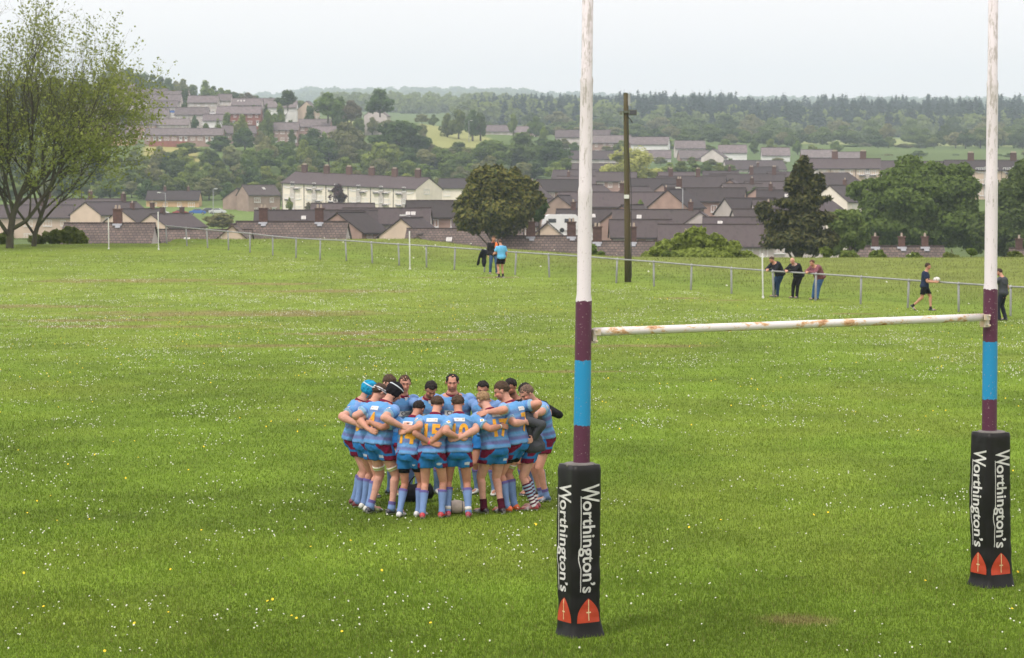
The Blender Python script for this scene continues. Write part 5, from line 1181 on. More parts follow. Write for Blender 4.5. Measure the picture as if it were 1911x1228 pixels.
def build_person(p, arms):
    """arms: per side dict(T=wrist target, d=finger direction, n=palm normal, pole=...)"""
    s, b_ = p.s, p.b; kw = p.kw; bb = .5 + .5 * b_; root = empty('person', p.foot); tag(root, p.label, 'person', kw.get('group')); O = p.foot
    g = np.random.default_rng(int(abs(p.foot[0] * 1000)) + 3); sdd = int(abs(p.foot[0] * 977)) % 1000
    # ---- skeleton
    legs = []
    for i, sd in enumerate((-1, 1)):
        hip = p.pel + p.rt * sd * .088 * s + p.Z * (-.02 * s); ft = p.foot + p.rt * sd * p.st * s + p.fwd * p.step[i] * s; ft[2] = gz(ft[0], ft[1]); lift = kw.get('lift', (0, 0))[i]
        ank = ft + p.Z * (.088 * s + lift) ; fd = unit(p.fwd + p.rt * sd * .18)
        if lift: fd = unit(fd - p.Z * .9)
        kn, ank = ik(hip, ank, .435 * s, .42 * s, p.fwd + p.rt * sd * .12); legs.append((hip, kn, ank, fd, sd, lift))
    A = []
    for i, sd in enumerate((-1, 1)):
        S = p.shoulder(sd); a = arms[i]; T = a['T']; d0 = unit(T - S)
        # the shoulder rolls a little towards where the arm goes
        S = S + (d0 - np.array([0, 0, -.6])) * .028 * s
        E, Wr = ik(S, T, .285 * s, .255 * s, a['pole']); A.append((S, E, Wr, a, sd))
    # ---- body
    b = MB(); r = []
    for t, *_ in RINGS:
        c, u, f = p.at(t); rx, ry, oy = p.ring(t); r.append((c + f * oy, p.rt * rx, f * ry))
    b.rings(r, 24)
    b.cap(p.nb - p.nd * .04 * s, p.hc - p.hU * .045 * s - p.hF * .015 * s, .062 * s * bb, .054 * s * bb, 14)
    Rm = np.stack([p.hR, p.hF, p.hU], 1); hc = p.hc; fat = 1 + .45 * (b_ - 1)
    def hp_(x, y, z): return hc + s * (p.hR * x + p.hF * y + p.hU * z)
    b.ell(hp_(0, -.012, .030), np.array([.077 * fat, .095, .088]) * s, Rm, 20, 12); b.ell(hp_(0, .022, -.035), np.array([.063 * fat, .068, .080]) * s, Rm, 18, 10)
    b.ell(hp_(0, .060, -.096), np.array([.026, .022, .018]) * s, Rm); b.ell(hp_(0, .002, -.070), np.array([.058 * fat, .045, .040]) * s, Rm)
    b.cap(hp_(0, .084, .012), hp_(0, .106, -.030), .009 * s, .0145 * s, 8); b.ell(hp_(0, .098, -.034), np.array([.019, .012, .010]) * s, Rm, 8, 5)
    b.ell(hp_(0, .078, .030), np.array([.050, .018, .010]) * s, Rm); b.ell(hp_(0, .086, -.064), np.array([.024, .010, .010]) * s, Rm, 10, 5)
    for sd in (-1, 1):
        b.ell(hp_(sd * .040, .066, -.022), np.array([.022, .018, .018]) * s, Rm, 10, 6); b.ell(hp_(sd * .081 * fat, -.008, -.004), np.array([.010, .019, .031]) * s, Rm, 10, 6)
    for hip, kn, ank, fd, sd, lf in legs:
        tp = unit(kn - hip); b.cap(hip + p.Z * .02, kn, .092 * s * b_, .056 * s * bb, 18, 4); b.cap(hip + tp * .12 * s - p.fwd * .012 * s, hip + tp * .2 * s, .084 * s * b_, .076 * s * b_, 14)
        sh = unit(ank - kn); bk = -unit(p.fwd - sh * (p.fwd @ sh)); b.cap(kn, ank, .053 * s * bb, .036 * s, 16, 3); b.cap(kn + sh * .07 * s + bk * .016 * s, kn + sh * .20 * s + bk * .008 * s, .050 * s * bb, .042 * s * bb, 14)
        b.ell(kn + p.fwd * .014 * s, (.046 * s, .046 * s, .05 * s)); up = unit(np.cross(np.cross(fd, p.Z), fd))
        b.cap(ank - up * .03 * s - fd * .03 * s, ank - up * .05 * s + fd * .15 * s, .036 * s, .028 * s, 12)
        b.ell(p.pel + p.rt * sd * .078 * s - p.at(0)[2] * .040 * s - p.Z * .02, np.array([.086, .082, .098]) * s * b_)
    for S, E, Wr, a, sd in A:
        b.ell(S, np.array([.066, .066, .068]) * s * bb); b.cap(S, E, .061 * s * bb, .047 * s * bb, 16, 3); m_ = lerp(E, Wr, .22); b.cap(E, m_, .047 * s * bb, .053 * s * bb, 14); b.cap(m_, Wr, .053 * s * bb, .031 * s, 14)
        hand(b, p, Wr, a['d'], a['n'], a.get('flip', sd), a.get('curl', .35))
    V0 = np.concatenate(b.v); b.v = [V0 - O]; me, V, Nn = voxel(b, .0078, 3)
    C = np.tile(p.skin, (len(V), 1)) * (1 + .06 * n3(V, 9, sdd))[:, None]; W = V + O; hl = (W - hc) / s; X, Y, Z_ = hl @ p.hR, hl @ p.hF, hl @ p.hU
    face = (np.abs(X) < .075) & (Y > .02) & (np.abs(Z_) < .13)
    def spot(x, y, z, r, c, k=1.0):
        nonlocal C; d = np.sqrt((X - x) ** 2 + ((Y - y) * .6) ** 2 + (Z_ - z) ** 2); C = mix(C, np.clip(1.4 - d / r, 0, 1) * k, c)
    C = mix(C, face & (Z_ < .0) & (np.abs(X) > .02), p.skin * np.array([1.05, .86, .84]) * .98)
    if kw.get('stubble', .35): C = mix(C, (np.clip(1 - np.abs(Z_ + .085) / .045, 0, 1) * (Y > .0) * (np.abs(Z_) < .14)) * kw.get('stubble', .35), p.hair * 1.2)
    for sd in (-1, 1):
        spot(sd * .030, .083, .008, .0135, p.skin * np.array([.42, .36, .36]), .8); spot(sd * .030, .085, .006, .0075, (.04, .03, .03), .8); spot(sd * .032, .085, .028, .011, p.hair * .8 + p.skin * .08, .75); spot(sd * .020, .085, .027, .010, p.hair * .8 + p.skin * .08, .75)  # eye socket shade painted into the skin colour, then eyes and brows
    for x in (-.016, 0, .016): spot(x, .094, -.064, .009, p.skin * np.array([.78, .45, .45]), .8)
    for sd in (-1, 1): spot(sd * .009, .105, -.046, .006, p.skin * .3, .8)
    for hip, kn, ank, fd, sd, lf in legs: d, t = seg(W, kn - p.Z * .02, kn + p.Z * .02); C = mix(C, np.clip(1.2 - d / .09, 0, 1) * .35, p.skin * np.array([1.0, .72, .66]))
    # arms: elbows, and a few tattoos
    for S, E, Wr, a, sd in A:
        d, t = seg(W, E, Wr); C = mix(C, np.clip(1 - d / .07, 0, 1) * (t < .15) * .4, p.skin * np.array([.95, .70, .62]))
        if a.get('tattoo'): C = mix(C, (d < .07) * (t < .98) * np.clip(.55 + .5 * n3(V, 26, 5), 0, 1) * .55, (.07, .085, .09))
        if a.get('band'): C = mix(C, (d < .05) * (t > .86) * (t < .999), a['band'])
    setcols(me, C); body = link('body', me, M['skin'], root)
    # ---- top
    kind = kw.get('top_kind', 'jersey'); infl = {'jersey': .014, 'tshirt': .018, 'jacket': .026}[kind] * s; hem = kw.get('hem', -.02 if kind == 'jersey' else -.085)
    b = MB(); r = []
    tl = [hem, hem + .03] + [t for t, *_ in RINGS if hem + .04 < t < .50] + [.497]
    for t in tl:
        c, u, f = p.at(t); rx, ry, oy = p.ring(t); k = infl * (2.1 if t < .03 else 1.5 if t < .07 else 1.0) * (.55 if t > .47 else 1)
        r.append((c + f * oy, p.rt * (rx + k), f * (ry + k * 1.1)))
    b.rings(r, 26); slv = kw.get('sleeve', .62 if kind != 'jacket' else 2.0)
    for S, E, Wr, a, sd in A:
        b.ell(S, np.array([.070, .068, .072]) * s * bb + infl * .35)
        if slv <= 1: e = lerp(S, E, slv); b.cap(S, S + (e - S) * .9, .062 * s * bb + infl * .5, .060 * s * bb + infl * .9, 16, 2); dd = unit(E - S); q = np.cross(dd, (0, 0, 1)); q = unit(q); q2 = np.cross(dd, q); rr_ = .062 * s * bb + infl * .9; b.rings([(S + (e - S) * .6, q * rr_ * .98, q2 * rr_ * .98), (e, q * rr_, q2 * rr_)], 16)
        else:
            e = lerp(E, Wr, .93); b.cap(S, E, .058 * s * bb + infl * .5, .050 * s * bb + infl * .4, 16, 3); b.cap(E, e, .050 * s * bb + infl * .4, .036 * s + infl * .3, 16, 3)
    V0 = np.concatenate(b.v); b.v = [V0 - O]; me, V, Nn = voxel(b, .0095, 4); W = V + O
    ts, P, U, F = p.sp; k = np.argmin(((W[:, None, :] - P[None, ::4]) ** 2).sum(2), 1) * 4; tv = ts[k] + ((W - P[k]) * U[k]).sum(1) / s; xv = (W - P[k]) @ p.rt / s; yv = ((W - P[k]) * F[k]).sum(1) / s
    arm = np.full(len(V), -1.); ad = []
    for S, E, Wr, a, sd in A:
        d, t = seg(W, S, E); d2, t2 = seg(W, E, Wr); on = (d < .095 * s) & (t > .22) & (np.abs(xv) > .12) ; arm = np.where(on, t, arm)
    # wrinkles
    fold = (.50 - np.abs(n3(V * np.array([1, 1, .7]), 15, sdd + 1))) * .013 + (.45 - np.abs(n3(V * np.array([1, 1, .7]), 28, sdd + 2))) * .008
    drape = np.sin(xv * 34 + 6 * n3(V, 3, sdd + 5) + tv * 20) * .0035 * np.clip((.30 - tv) * 5, 0, 1)
    V = V + Nn * (np.maximum(fold + drape * 1.4, -.002) * s)[:, None]
    if kind == 'jersey':
        C = np.tile(LB, (len(V), 1)) * (1 + .05 * n3(V, 6, sdd))[:, None]; wv = tv + .004 * n3(V, 8, 1)
        for t0, hw, kk in ((.365, .020, .40), (.275, .028, .75), (.16, .024, .70), (.055, .024, .75), (-.04, .022, .6)):
            C = mix(C, np.clip(1.5 - np.abs(wv - t0) / hw, 0, 1) * kk * (arm < 0) * (.55 + .45 * np.clip(.7 + .5 * n3(V, 14, 7), 0, 1)), PRP * .65 + MAR * .35)
            C = mix(C, np.clip(1 - np.abs(wv - t0 - hw * 1.7) / (hw * .5), 0, 1) * .25 * (arm < 0), LIL)
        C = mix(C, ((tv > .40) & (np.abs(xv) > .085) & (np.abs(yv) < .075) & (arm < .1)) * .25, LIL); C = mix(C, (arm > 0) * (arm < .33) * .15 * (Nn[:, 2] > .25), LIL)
        C = mix(C, np.clip(1 - np.abs(arm - .50) / .04, 0, 1) * .7, PRP)
        C = mix(C, (arm > .57) * .35, (.45, .55, .45))
    else:
        c0 = np.array(kw.get('top_col', (.05, .05, .06))); C = np.tile(c0, (len(V), 1)) * (1 + .08 * n3(V, 6, sdd))[:, None]
        if kw.get('check'): C = mix(C, ((np.sin(tv * 150) > .3) | (np.sin(xv * 140) > .3)) * .5, np.array(kw['check']))
    # a round ring of collar cloth
    setcols(me, C, V); top = link({'jersey': 'jersey', 'tshirt': 't_shirt', 'jacket': 'jacket'}[kind], me, M['cloth'], root)
    tree_ = bvhtree.BVHTree.FromPolygons([Vector(v) for v in V], [tuple(f.vertices) for f in me.polygons])
    cc = kw.get('collar', MAR if kind == 'jersey' else None)
    if cc is not None:
        b = MB(); c0, u, f = p.at(.487); c1, u1, f1 = p.at(.525)
        b.rings([(c0 - f * .014 * s, p.rt * .100 * s * bb, f * .090 * s * bb), (lerp(c0, c1, .5) - f * .012 * s, p.rt * .086 * s * bb, f * .084 * s * bb), (c1 + u * .008 - f * .008 * s, p.rt * .078 * s * bb, f * .080 * s * bb), (c1 + u * .004, p.rt * .062 * s * bb, f * .064 * s * bb)], 22)
        V0 = np.concatenate(b.v) - O; me2 = np_mesh('collar', V0, b.f, True, np.tile(np.array(cc), (len(V0), 1))); link('collar', me2, M['cloth'], top)
        if kind == 'jersey':   # white placket at the throat
            b = MB(); cA, uA, fA = p.at(.47); _, ry, oy = p.ring(.47); q0 = cA + fA * (oy + ry + .012); b.add([q0 - p.rt * .018, q0 + p.rt * .018, q0 + p.rt * .03 + uA * .045 - fA * .02, q0 - p.rt * .03 + uA * .045 - fA * .02], [[0, 1, 2, 3]])
            if kw.get('placket'): V0 = np.concatenate(b.v) - O; link('placket', np_mesh('placket', V0, b.f, True, np.tile((.6, .6, .62), (len(V0), 1))), M['cloth'], top)
    def decal(name_, body_, size, bold, t, lat, m_, front=False, box=None, sx=1.0, arch=None):
        c, u, f = p.at(t); nrm = f if front else -f; ux = -p.rt if front else p.rt
        if body_: tm = text_mesh(body_, size * s, bold * s); V2, F2 = refine(tm, .05)
        else: q = MB(); w_, h_ = box; q.add([(-w_ / 2 * s, -h_ / 2 * s, 0), (w_ / 2 * s, -h_ / 2 * s, 0), (w_ / 2 * s, h_ / 2 * s, 0), (-w_ / 2 * s, h_ / 2 * s, 0)], [[0, 1, 2, 3]]); V2, F2 = refine(np_mesh('q', np.concatenate(q.v), q.f), .03)
        V2 = V2 * np.array([sx, 1, 1]); Pw, Fw = wrap(V2, F2, c - O + p.rt * lat * s, ux, u, nrm, tree_, .006 if body_ and box is None else .0035)
        if len(Fw): return link(name_, np_mesh(name_, Pw, Fw), m_, top)
    if kind == 'jersey':
        if kw.get('num'):
            decal('number', kw['num'], .32, .012, .225, 0, M['print_gold'], sx=.86); decal('sponsor_patch', None, 0, 0, .395, 0, M['print_white'], box=(.16, .052)); decal('sponsor_print', None, 0, 0, .395, .042, M['print_tan'], box=(.045, .018)); decal('sponsor_print', None, 0, 0, .395, -.035, M['print_tan'], box=(.055, .014)); decal('sponsor_print', 'ORRELL', .030, .001, .395, 0, M['print_gold'], sx=1) if False else None
            decal('sponsor_print', 'D&K', .05, .006, .045, 0, M['print_white']) if False else None
        else:
            decal('sponsor_patch', None, 0, 0, .27, 0, M['print_white'], front=True, box=(.24, .075)); decal('sponsor_print', 'Cims', .085, .002, .27, 0, M['print_grey'], front=True, sx=1.0); decal('crest', None, 0, 0, .385, -.075, M['print_white'], front=True, box=(.045, .05)) if False else None
        for S, E, Wr, a, sd in A:   # sleeve badge
            c = lerp(S, E, .47); o_ = unit(np.cross(E - S, p.fwd) * 0 + (-p.fwd) * .8 + p.Z * .5 + p.rt * sd * .3); dd = unit(E - S); o_ = unit(o_ - dd * (o_ @ dd)); w_ = np.cross(o_, dd)
            for nm, (aa, bb2), mm, lf in (('badge', (.034, .034), M['print_white'], .003), ('badge_print', (.018, .018), M['print_gold'], .006)):
                V2, F2 = refine(np_mesh('q', np.array([(-aa, 0, 0), (0, -bb2, 0), (aa, 0, 0), (0, bb2, 0)]) * s * 1.1, [[0, 1, 2, 3]]), .02)
                Pw, Fw = wrap(V2, F2, c - O, dd, w_, o_, tree_, lf, .15)
                if len(Fw): link(nm, np_mesh(nm, Pw, Fw), mm, top)
    if kw.get('front_print'):
        pass
    # ---- shorts or trousers
    bk = kw.get('bottom', 'shorts'); b = MB(); r = []; fi = .016 * s
    for t in (-.115, -.07, -.02, .02, .035):
        c, u, f = p.at(t); rx, ry, oy = p.ring(t); r.append((c + f * oy, p.rt * (rx + fi * .8), f * (ry + fi)))
    b.rings(r, 24); ll = kw.get('shortlen', .50)
    for hip, kn, ank, fd, sd, lf in legs:
        b.ell(p.pel + p.rt * sd * .078 * s - p.at(0)[2] * .042 * s - p.Z * .02, np.array([.094, .090, .106]) * s * b_)
        if bk == 'shorts':
            e = lerp(hip, kn, ll); dd = unit(kn - hip); b.cap(hip, lerp(hip, e, .6), .100 * s * b_, .098 * s * b_, 18, 3); b.rings([(lerp(hip, e, .2), p.rt * .104 * s * b_, p.fwd * .106 * s * b_), (lerp(hip, e, .7), p.rt * .102 * s * b_, p.fwd * .103 * s * b_), (e, p.rt * .104 * s * b_, p.fwd * .103 * s * b_)], 20)
        else:
            b.cap(hip, kn, .102 * s * b_, .072 * s * bb, 18, 4); b.cap(kn, ank + p.Z * .02, .072 * s * bb, .060 * s, 16, 3); b.rings([(lerp(kn, ank, .6), p.rt * .062 * s, p.fwd * .064 * s), (ank - p.Z * .02, p.rt * .060 * s, p.fwd * .066 * s)], 14)
    V0 = np.concatenate(b.v); b.v = [V0 - O]; me, V, Nn = voxel(b, .0105, 4); W = V + O
    V = V + Nn * (np.maximum((.45 - np.abs(n3(V * np.array([1, 1, .5]), 15, sdd + 3))) * .016 + (.4 - np.abs(n3(V * np.array([1, 1, .6]), 30, sdd + 4))) * .009, -.001) * s)[:, None]
    rel = (W - p.pel) / s; xv, zv, yv = rel @ p.rt, rel[:, 2], rel @ p.fwd
    if bk == 'shorts' and kind == 'jersey' or kw.get('kit_shorts'):
        C = np.tile(DB, (len(V), 1)) * (1 + .06 * n3(V, 7, sdd))[:, None]
        C = mix(C, ((zv > -.13) & (np.abs(xv) > .090 + (.02 - zv) * .62) & (yv < .06)), MAR); C = mix(C, ((zv < -.16) & (np.abs(xv) > .155) & (yv > -.07)) * 1.0, MAR)
        C = mix(C, ((zv < -.15) & (zv > -.185) & (np.abs(xv - .12) < .035) & (yv < -.03)) * .8, (.6, .62, .68)); pass
    else: C = np.tile(np.array(kw.get('bottom_col', (.02, .02, .025))), (len(V), 1)) * (1 + .12 * n3(V, 8, sdd))[:, None]
    setcols(me, C, V); sh_ = link('shorts' if bk == 'shorts' else 'trousers', me, M['cloth'], root)
    if kw.get('under'):
        b = MB()
        for hip, kn, ank, fd, sd, lf in legs:
            e0, e1 = lerp(hip, kn, ll - .05), lerp(hip, kn, ll + .14); b.rings([(e0, p.rt * .090 * s * b_, p.fwd * .092 * s * b_), (e1, p.rt * .083 * s * b_, p.fwd * .085 * s * b_)], 18)
        V0 = np.concatenate(b.v) - O; link('undershorts', np_mesh('undershorts', V0, b.f, True, np.tile((.008, .008, .010), (len(V0), 1))), M['cloth'], root)
    if kw.get('tape'):
        for hip, kn, ank, fd, sd, lf in legs[kw.get('tape_from', 0):]:
            b = MB(); rgs = []; cs = []; dd = unit(kn - hip); rad = lambda f_: (.092 * b_ + (.056 * bb - .092 * b_) * f_) * s + .009
            a1 = unit(np.cross(dd, p.fwd)); a2 = np.cross(dd, a1); t0 = ll + .20
            for j, f_ in enumerate((t0, t0 + .035, t0 + .036, t0 + .075, t0 + .076, t0 + .115)): q = lerp(hip, kn, f_); rgs.append((q, a1 * rad(f_), a2 * rad(f_))); cs += [np.array((.66, .64, .52)) if j in (0, 1, 4, 5) else np.array((.34, .42, .10))] * 18
            b.rings(rgs, 18); V0 = np.concatenate(b.v) - O; link('thigh_tape', np_mesh('thigh_tape', V0, b.f, True, np.array(cs)), M['cloth'], root)
    # ---- socks and boots
    for hip, kn, ank, fd, sd, lf in legs:
        up = unit(np.cross(np.cross(fd, p.Z), fd))
        if bk == 'shorts' and kw.get('sock', 1):
            hs_ = kw.get('sockh', .76); sh = unit(ank - kn); bkd = -unit(p.fwd - sh * (p.fwd @ sh)); b = MB(); a1 = unit(np.cross(sh, p.fwd)); rg = []
            for q in np.linspace(0, 1, 14):
                f_ = 1 - hs_ * (1 - q); rr = np.interp(f_, [0, .1, .28, .5, .75, .92, 1], [.058, .059, .064, .054, .043, .040, .044]) * s * bb + .003 * (1.6 if hs_ < .4 else 1); of = np.interp(f_, [0, .28, .6, 1], [.0, .014, .004, 0]) * s
                rg.append((kn + (ank - kn) * f_ * 1.0 + bkd * of - p.Z * .0, a1 * rr, bkd * rr))
            rg.append((ank - p.Z * .04 * s, a1 * .043 * s, bkd * .05 * s)); b.rings(rg, 18); V0 = np.concatenate(b.v)
            f_ = ((V0 - kn) @ sh) / np.linalg.norm(ank - kn); top_ = 1 - hs_; c0 = np.array(kw.get('sock_col', SOCK)); C = np.tile(c0, (len(V0), 1)); C = mix(C, (f_ < top_ + .10) * 1.0, PRP * .8 if kw.get('sock_col') is None else c0 * .8)
            if kw.get('hoops'):
                rg2 = rg; C = None
            o_ = None
            if kw.get('hoops'):
                # hooped sock: fine rings so the hoops stay crisp
                b = MB(); rg3 = []; cs = []
                for j in range(len(rg) * 3 - 2):
                    x = j / 3; i0 = min(int(x), len(rg) - 2); fr = x - i0; rg3.append(tuple(lerp(np.array(rg[i0][k_]), np.array(rg[i0 + 1][k_]), fr) for k_ in range(3))); cs += [np.array((.085, .012, .035)) if (j // 3) % 2 == 0 else (np.array((.30, .42, .55)) if j < 24 else np.array((.62, .62, .62)))] * 18
                b.rings(rg3, 18); V0 = np.concatenate(b.v); C = np.array(cs)
            V0 = V0 + 0.0; link('sock', np_mesh('sock', V0 - O, b.f, True, C), M['cloth'], root)
            if kw.get('anktape'):
                b = MB(); q0, q1 = lerp(kn, ank, .86), lerp(kn, ank, .97); b.rings([(q0, a1 * .047 * s, bkd * .047 * s), (q1, a1 * .048 * s, bkd * .048 * s)], 16); V0 = np.concatenate(b.v) - O; link('ankle_tape', np_mesh('ankle_tape', V0, b.f, True, np.tile((.62, .60, .56), (len(V0), 1))), M['cloth'], root)
        b = MB(); side_ = np.cross(fd, up); base = ank - up * .088 * s; high = kw.get('high', 0)
        rg = []
        for y, w_, h_ in ((-.075, .026, .055), (-.060, .036, .075 + high), (-.02, .040, .088 + high), (.03, .040, .082), (.09, .045, .058), (.14, .046, .045), (.175, .038, .036), (.195, .018, .024)):
            rg.append((base + fd * y * s + up * (h_ * .5 + .008) * s, side_ * w_ * s, up * h_ * .5 * s))
        b.rings(rg, 14); bc = np.array(kw.get('boot', (.02, .02, .025))); V0 = np.concatenate(b.v); C = np.tile(bc, (len(V0), 1)); hb = (V0 - base) @ up / s; yb = (V0 - base) @ fd / s
        C = mix(C, (hb < .022) * 1.0, kw.get('sole', (.45, .45, .42))); C = mix(C, (yb > .08) * (yb < .12) * .7, kw.get('stripe', (.55, .55, .55)))
        bo = link('boot' if bk == 'shorts' else 'shoe', np_mesh('boot', V0 - O, b.f, True, C), M['boot'], root)
        if bk == 'shorts':
            b = MB()
            for y, x in ((-.05, -.02), (-.05, .02), (.08, -.03), (.08, .03), (.13, -.02), (.13, .02)): q = base + fd * y * s + side_ * x * s; b.cap(q + up * .012, q - up * .004, .007, .005, 6, 2)
            V0 = np.concatenate(b.v) - O; link('studs', np_mesh('studs', V0, b.f, True, np.tile((.5, .5, .5), (len(V0), 1))), M['boot'], bo)
    # ---- hair and headgear
    def shell(rad, fn, c, name_, m_, nu=40, nv=30, noise=.003, colfn=None):
        th = np.linspace(0, 2 * math.pi, nu, endpoint=False); ph = np.linspace(-1.2, math.pi / 2 - .02, nv); TH, PH = np.meshgrid(th, ph); d = np.stack([np.cos(PH) * np.cos(TH), np.cos(PH) * np.sin(TH), np.sin(PH)], -1).reshape(-1, 3)
        th_ = fn(d); P = d * np.array(rad)[None] * (1 + 0) + d * th_[:, None] + np.array([0, -.012, .022]); P += d * (n3(d, 9, sdd) * noise + n3(d, 30, sdd) * noise * .6)[:, None] * (th_ > 0)[:, None]
        Wd = hc + s * (P[:, :1] * p.hR + P[:, 1:2] * p.hF + P[:, 2:] * p.hU); i = np.arange(nv - 1)[:, None] * nu; j = np.arange(nu)[None]; j2 = (j + 1) % nu; F_ = np.stack([i + j, i + j2, i + nu + j2, i + nu + j], -1).reshape(-1, 4)
        keep = (th_[F_] > -.0045).any(1); C = np.tile(np.array(c), (len(P), 1)); C = C * (1 + .15 * n3(d, 12, 3))[:, None] if colfn is None else colfn(d, P, C)
        capf = [tuple(q) for q in F_[keep]] + [tuple(range((nv - 1) * nu, nv * nu))]; return link(name_, np_mesh(name_, Wd - O, capf, True, C), m_, root)
    HR = (.079 * fat, .097, .092)
    front = {'short': .060, 'crop': .066, 'quiff': .070, 'receding': .092, 'bald': .2, 'thick': .055}.get(p.hs, .05); thk = {'short': .008, 'crop': .0075, 'quiff': .012, 'receding': .007, 'thick': .011}.get(p.hs, .008)
    def hairfn(d):
        P = d * np.array(HR); x, y, z = P[:, 0], P[:, 1] - .012, P[:, 2] + .022
        line = np.where(y > .035, front, np.where(y > -.01, lerp(-.000, front, np.clip((y + .01) / .045, 0, 1) ** 1.5), lerp(-.050, 0, np.clip((y + .085) / .075, 0, 1) ** .7)))
        if p.hs == 'receding': line = np.where((np.abs(x) > .050) & (y < .055), np.minimum(line, .012), line)
        if p.hs == 'receding': line = line + np.where((y > .0), np.clip(np.abs(x) / .05, 0, 1) * .02 - .02, 0)
        m_ = np.clip((z - line) / .045, -1, 1); t = thk * m_
        if p.hs == 'quiff': t = t + np.clip((y - .0) / .08, 0, 1) * np.clip((z - .055) / .03, 0, 1) * .022
        if p.hs == 'short': t = t + np.clip((z - .06) / .04, 0, 1) * .005
        return np.where(m_ > 0, t + .0015, m_ * .04)
    gear = kw.get('gear')
    if p.hs != 'bald': shell(HR, hairfn, p.hair, 'hair', M['hair'], noise=.006)
    if gear in ('blue', 'black'):
        def capfn(d):
            P = d * np.array(HR); x, y, z = P[:, 0], P[:, 1] - .012, P[:, 2] + .022
            line = np.where(y > .045, .040, np.where(y > -.0, -.095, np.where(y > -.07, -.06, -.045))); t = np.where(z > line, .019, -.03); pan = np.abs(np.sin(np.arctan2(x, y) * 4)) * .004 + np.abs(np.sin(z * 60)) * .003
            return np.where(t > 0, t + pan - .004, t)
        c = (.012, .24, .42) if gear == 'blue' else (.010, .009, .012)
        def cf(d, P, C): C = C * (1 + .35 * n3(d, 14, 2))[:, None]; return mix(C, np.clip(1.3 - np.abs(P[:, 2] - .062) / .007, 0, 1), (.6, .66, .7))
        shell(HR, capfn, c, 'scrum_cap', M['cloth'], 64, 60, .002, cf)
        # chin strap
        b = MB(); pr = [hp_(math.cos(t) * .071, .025 + .01 * math.sin(t), -.06 + .062 * -abs(math.sin(t))) for t in np.linspace(0, -math.pi, 12)]
        for q0, q1 in zip(pr, pr[1:]): b.cap(q0, q1, .007, .007, 6, 2)
        V0 = np.concatenate(b.v) - O; link('chin_strap', np_mesh('chin_strap', V0, b.f, True, np.tile(c, (len(V0), 1))), M['cloth'], root)
    if gear == 'headband':
        b = MB(); rg = []; cs = []
        for j, z in enumerate((.012, .025, .026, .036, .037, .052)):
            k_ = math.sqrt(max(.1, 1 - ((z - .022) / .092) ** 2)); rg.append((hp_(0, -.012, z), p.hR * .090 * s * k_, p.hF * .108 * s * k_)); cs += [np.array((.62, .62, .62)) if j in (0, 1, 4, 5) else np.array((.02, .02, .02))] * 28
        b.rings(rg, 28, caps=False); V0 = np.concatenate(b.v) - O; link('headband', np_mesh('headband', V0, b.f, True, np.array(cs)), M['cloth'], root)
    return root

# ---- the huddle -------------------------------------------------------------
HC = (-.84, 34.0)
def fpos(px, py):
    Y = FPX * EYE / (py - 360.0); return ((px - 955.5) / FPX * Y, Y)
SK1, SK2, SK3 = (.52, .265, .19), (.42, .205, .14), (.53, .29, .22)
BR, BK, BLD, GRY = (.060, .036, .022), (.014, .010, .009), (.26, .165, .085), (.10, .075, .055)
P = {}
LEAN = .72
def pl(k, fx, fy, hx, top, label, **kw):
    f = fpos(fx, fy); hd = math.degrees(math.atan2(HC[1] - f[1], HC[0] - f[0])) + kw.pop('dh', 0); kw['lean'] = kw['lean'] * LEAN; rr = random.Random(k * 13); kw.setdefault('step', (rr.uniform(-.09, .07), rr.uniform(-.09, .07))); kw.setdefault('side', rr.uniform(-3, 3)); kw.setdefault('knee', rr.uniform(.975, .992)); kw['b'] = kw.get('b', 1) * 1.04; P[k] = Person(k, f, hd, top, label=label, **kw)
pl(1, 665, 947, 690, 1.77, 'player in a bright blue scrum cap at the left side of the huddle', b=1.10, lean=12, hp=28, gear='blue', skin=SK3, hair=BR, num='8', dh=2, boot=(.12, .02, .03), belly=.04)
P[1].kw['num'] = None
pl(2, 684, 955, 713, 1.76, 'player with white and black head tape between the two scrum caps', b=1.02, lean=16, hp=30, gear='headband', skin=SK1, hair=BR, hairstyle='crop', num='3', dh=12, boot=(.55, .55, .5))
pl(3, 709, 962, 735, 1.79, 'tall player number 4 in a black scrum cap with rolled down socks', b=1.06, lean=18, hp=38, hy=12, gear='black', skin=SK3, hair=BK, num='4', sockh=.20, tape=True, step=(-.05, .06), boot=(.03, .03, .04), stripe=(.5, .6, .2))
pl(4, 763, 967, 768, 1.54, 'short dark haired player number 14 with black undershorts showing', b=.92, lean=20, hp=48, hairstyle='short', hair=BK, skin=SK2, num='14', under=True, st=.10, step=(-.10, .08), boot=(.62, .62, .62))
pl(5, 806, 969, 806, 1.625, 'player number 15 in red boots, back to the camera', b=.97, lean=22, hp=38, hair=BR, num='15', hairstyle='thick', st=.12, step=(-.08, .06), boot=(.42, .03, .04), sockh=.70, skin=SK1)
pl(6, 854, 967, 861, 1.635, 'player number 10 with white ankle tape standing over the ball', b=1.0, lean=20, hp=34, hair=BR, num='10', hairstyle='thick', st=.14, anktape=True, boot=(.30, .03, .06), skin=SK2)
pl(7, 922, 962, 920, 1.66, 'fair haired player number 17 in dark maroon ankle socks', b=1.10, lean=24, hp=36, hair=BLD, num='17', hairstyle='short', st=.10, step=(.10, -.04), sockh=.28, sock_col=(.06, .006, .018), boot=(.02, .015, .02), skin=SK3)
pl(8, 960, 957, 958, 1.80, 'tall player number 7 with thigh tape and orange boots', b=1.06, lean=15, hp=25, hy=-20, hair=BR, num='7', st=.10, tape=True, tape_from=1, under=True, boot=(.62, .12, .03), sole=(.6, .3, .2), skin=SK1, dh=6)
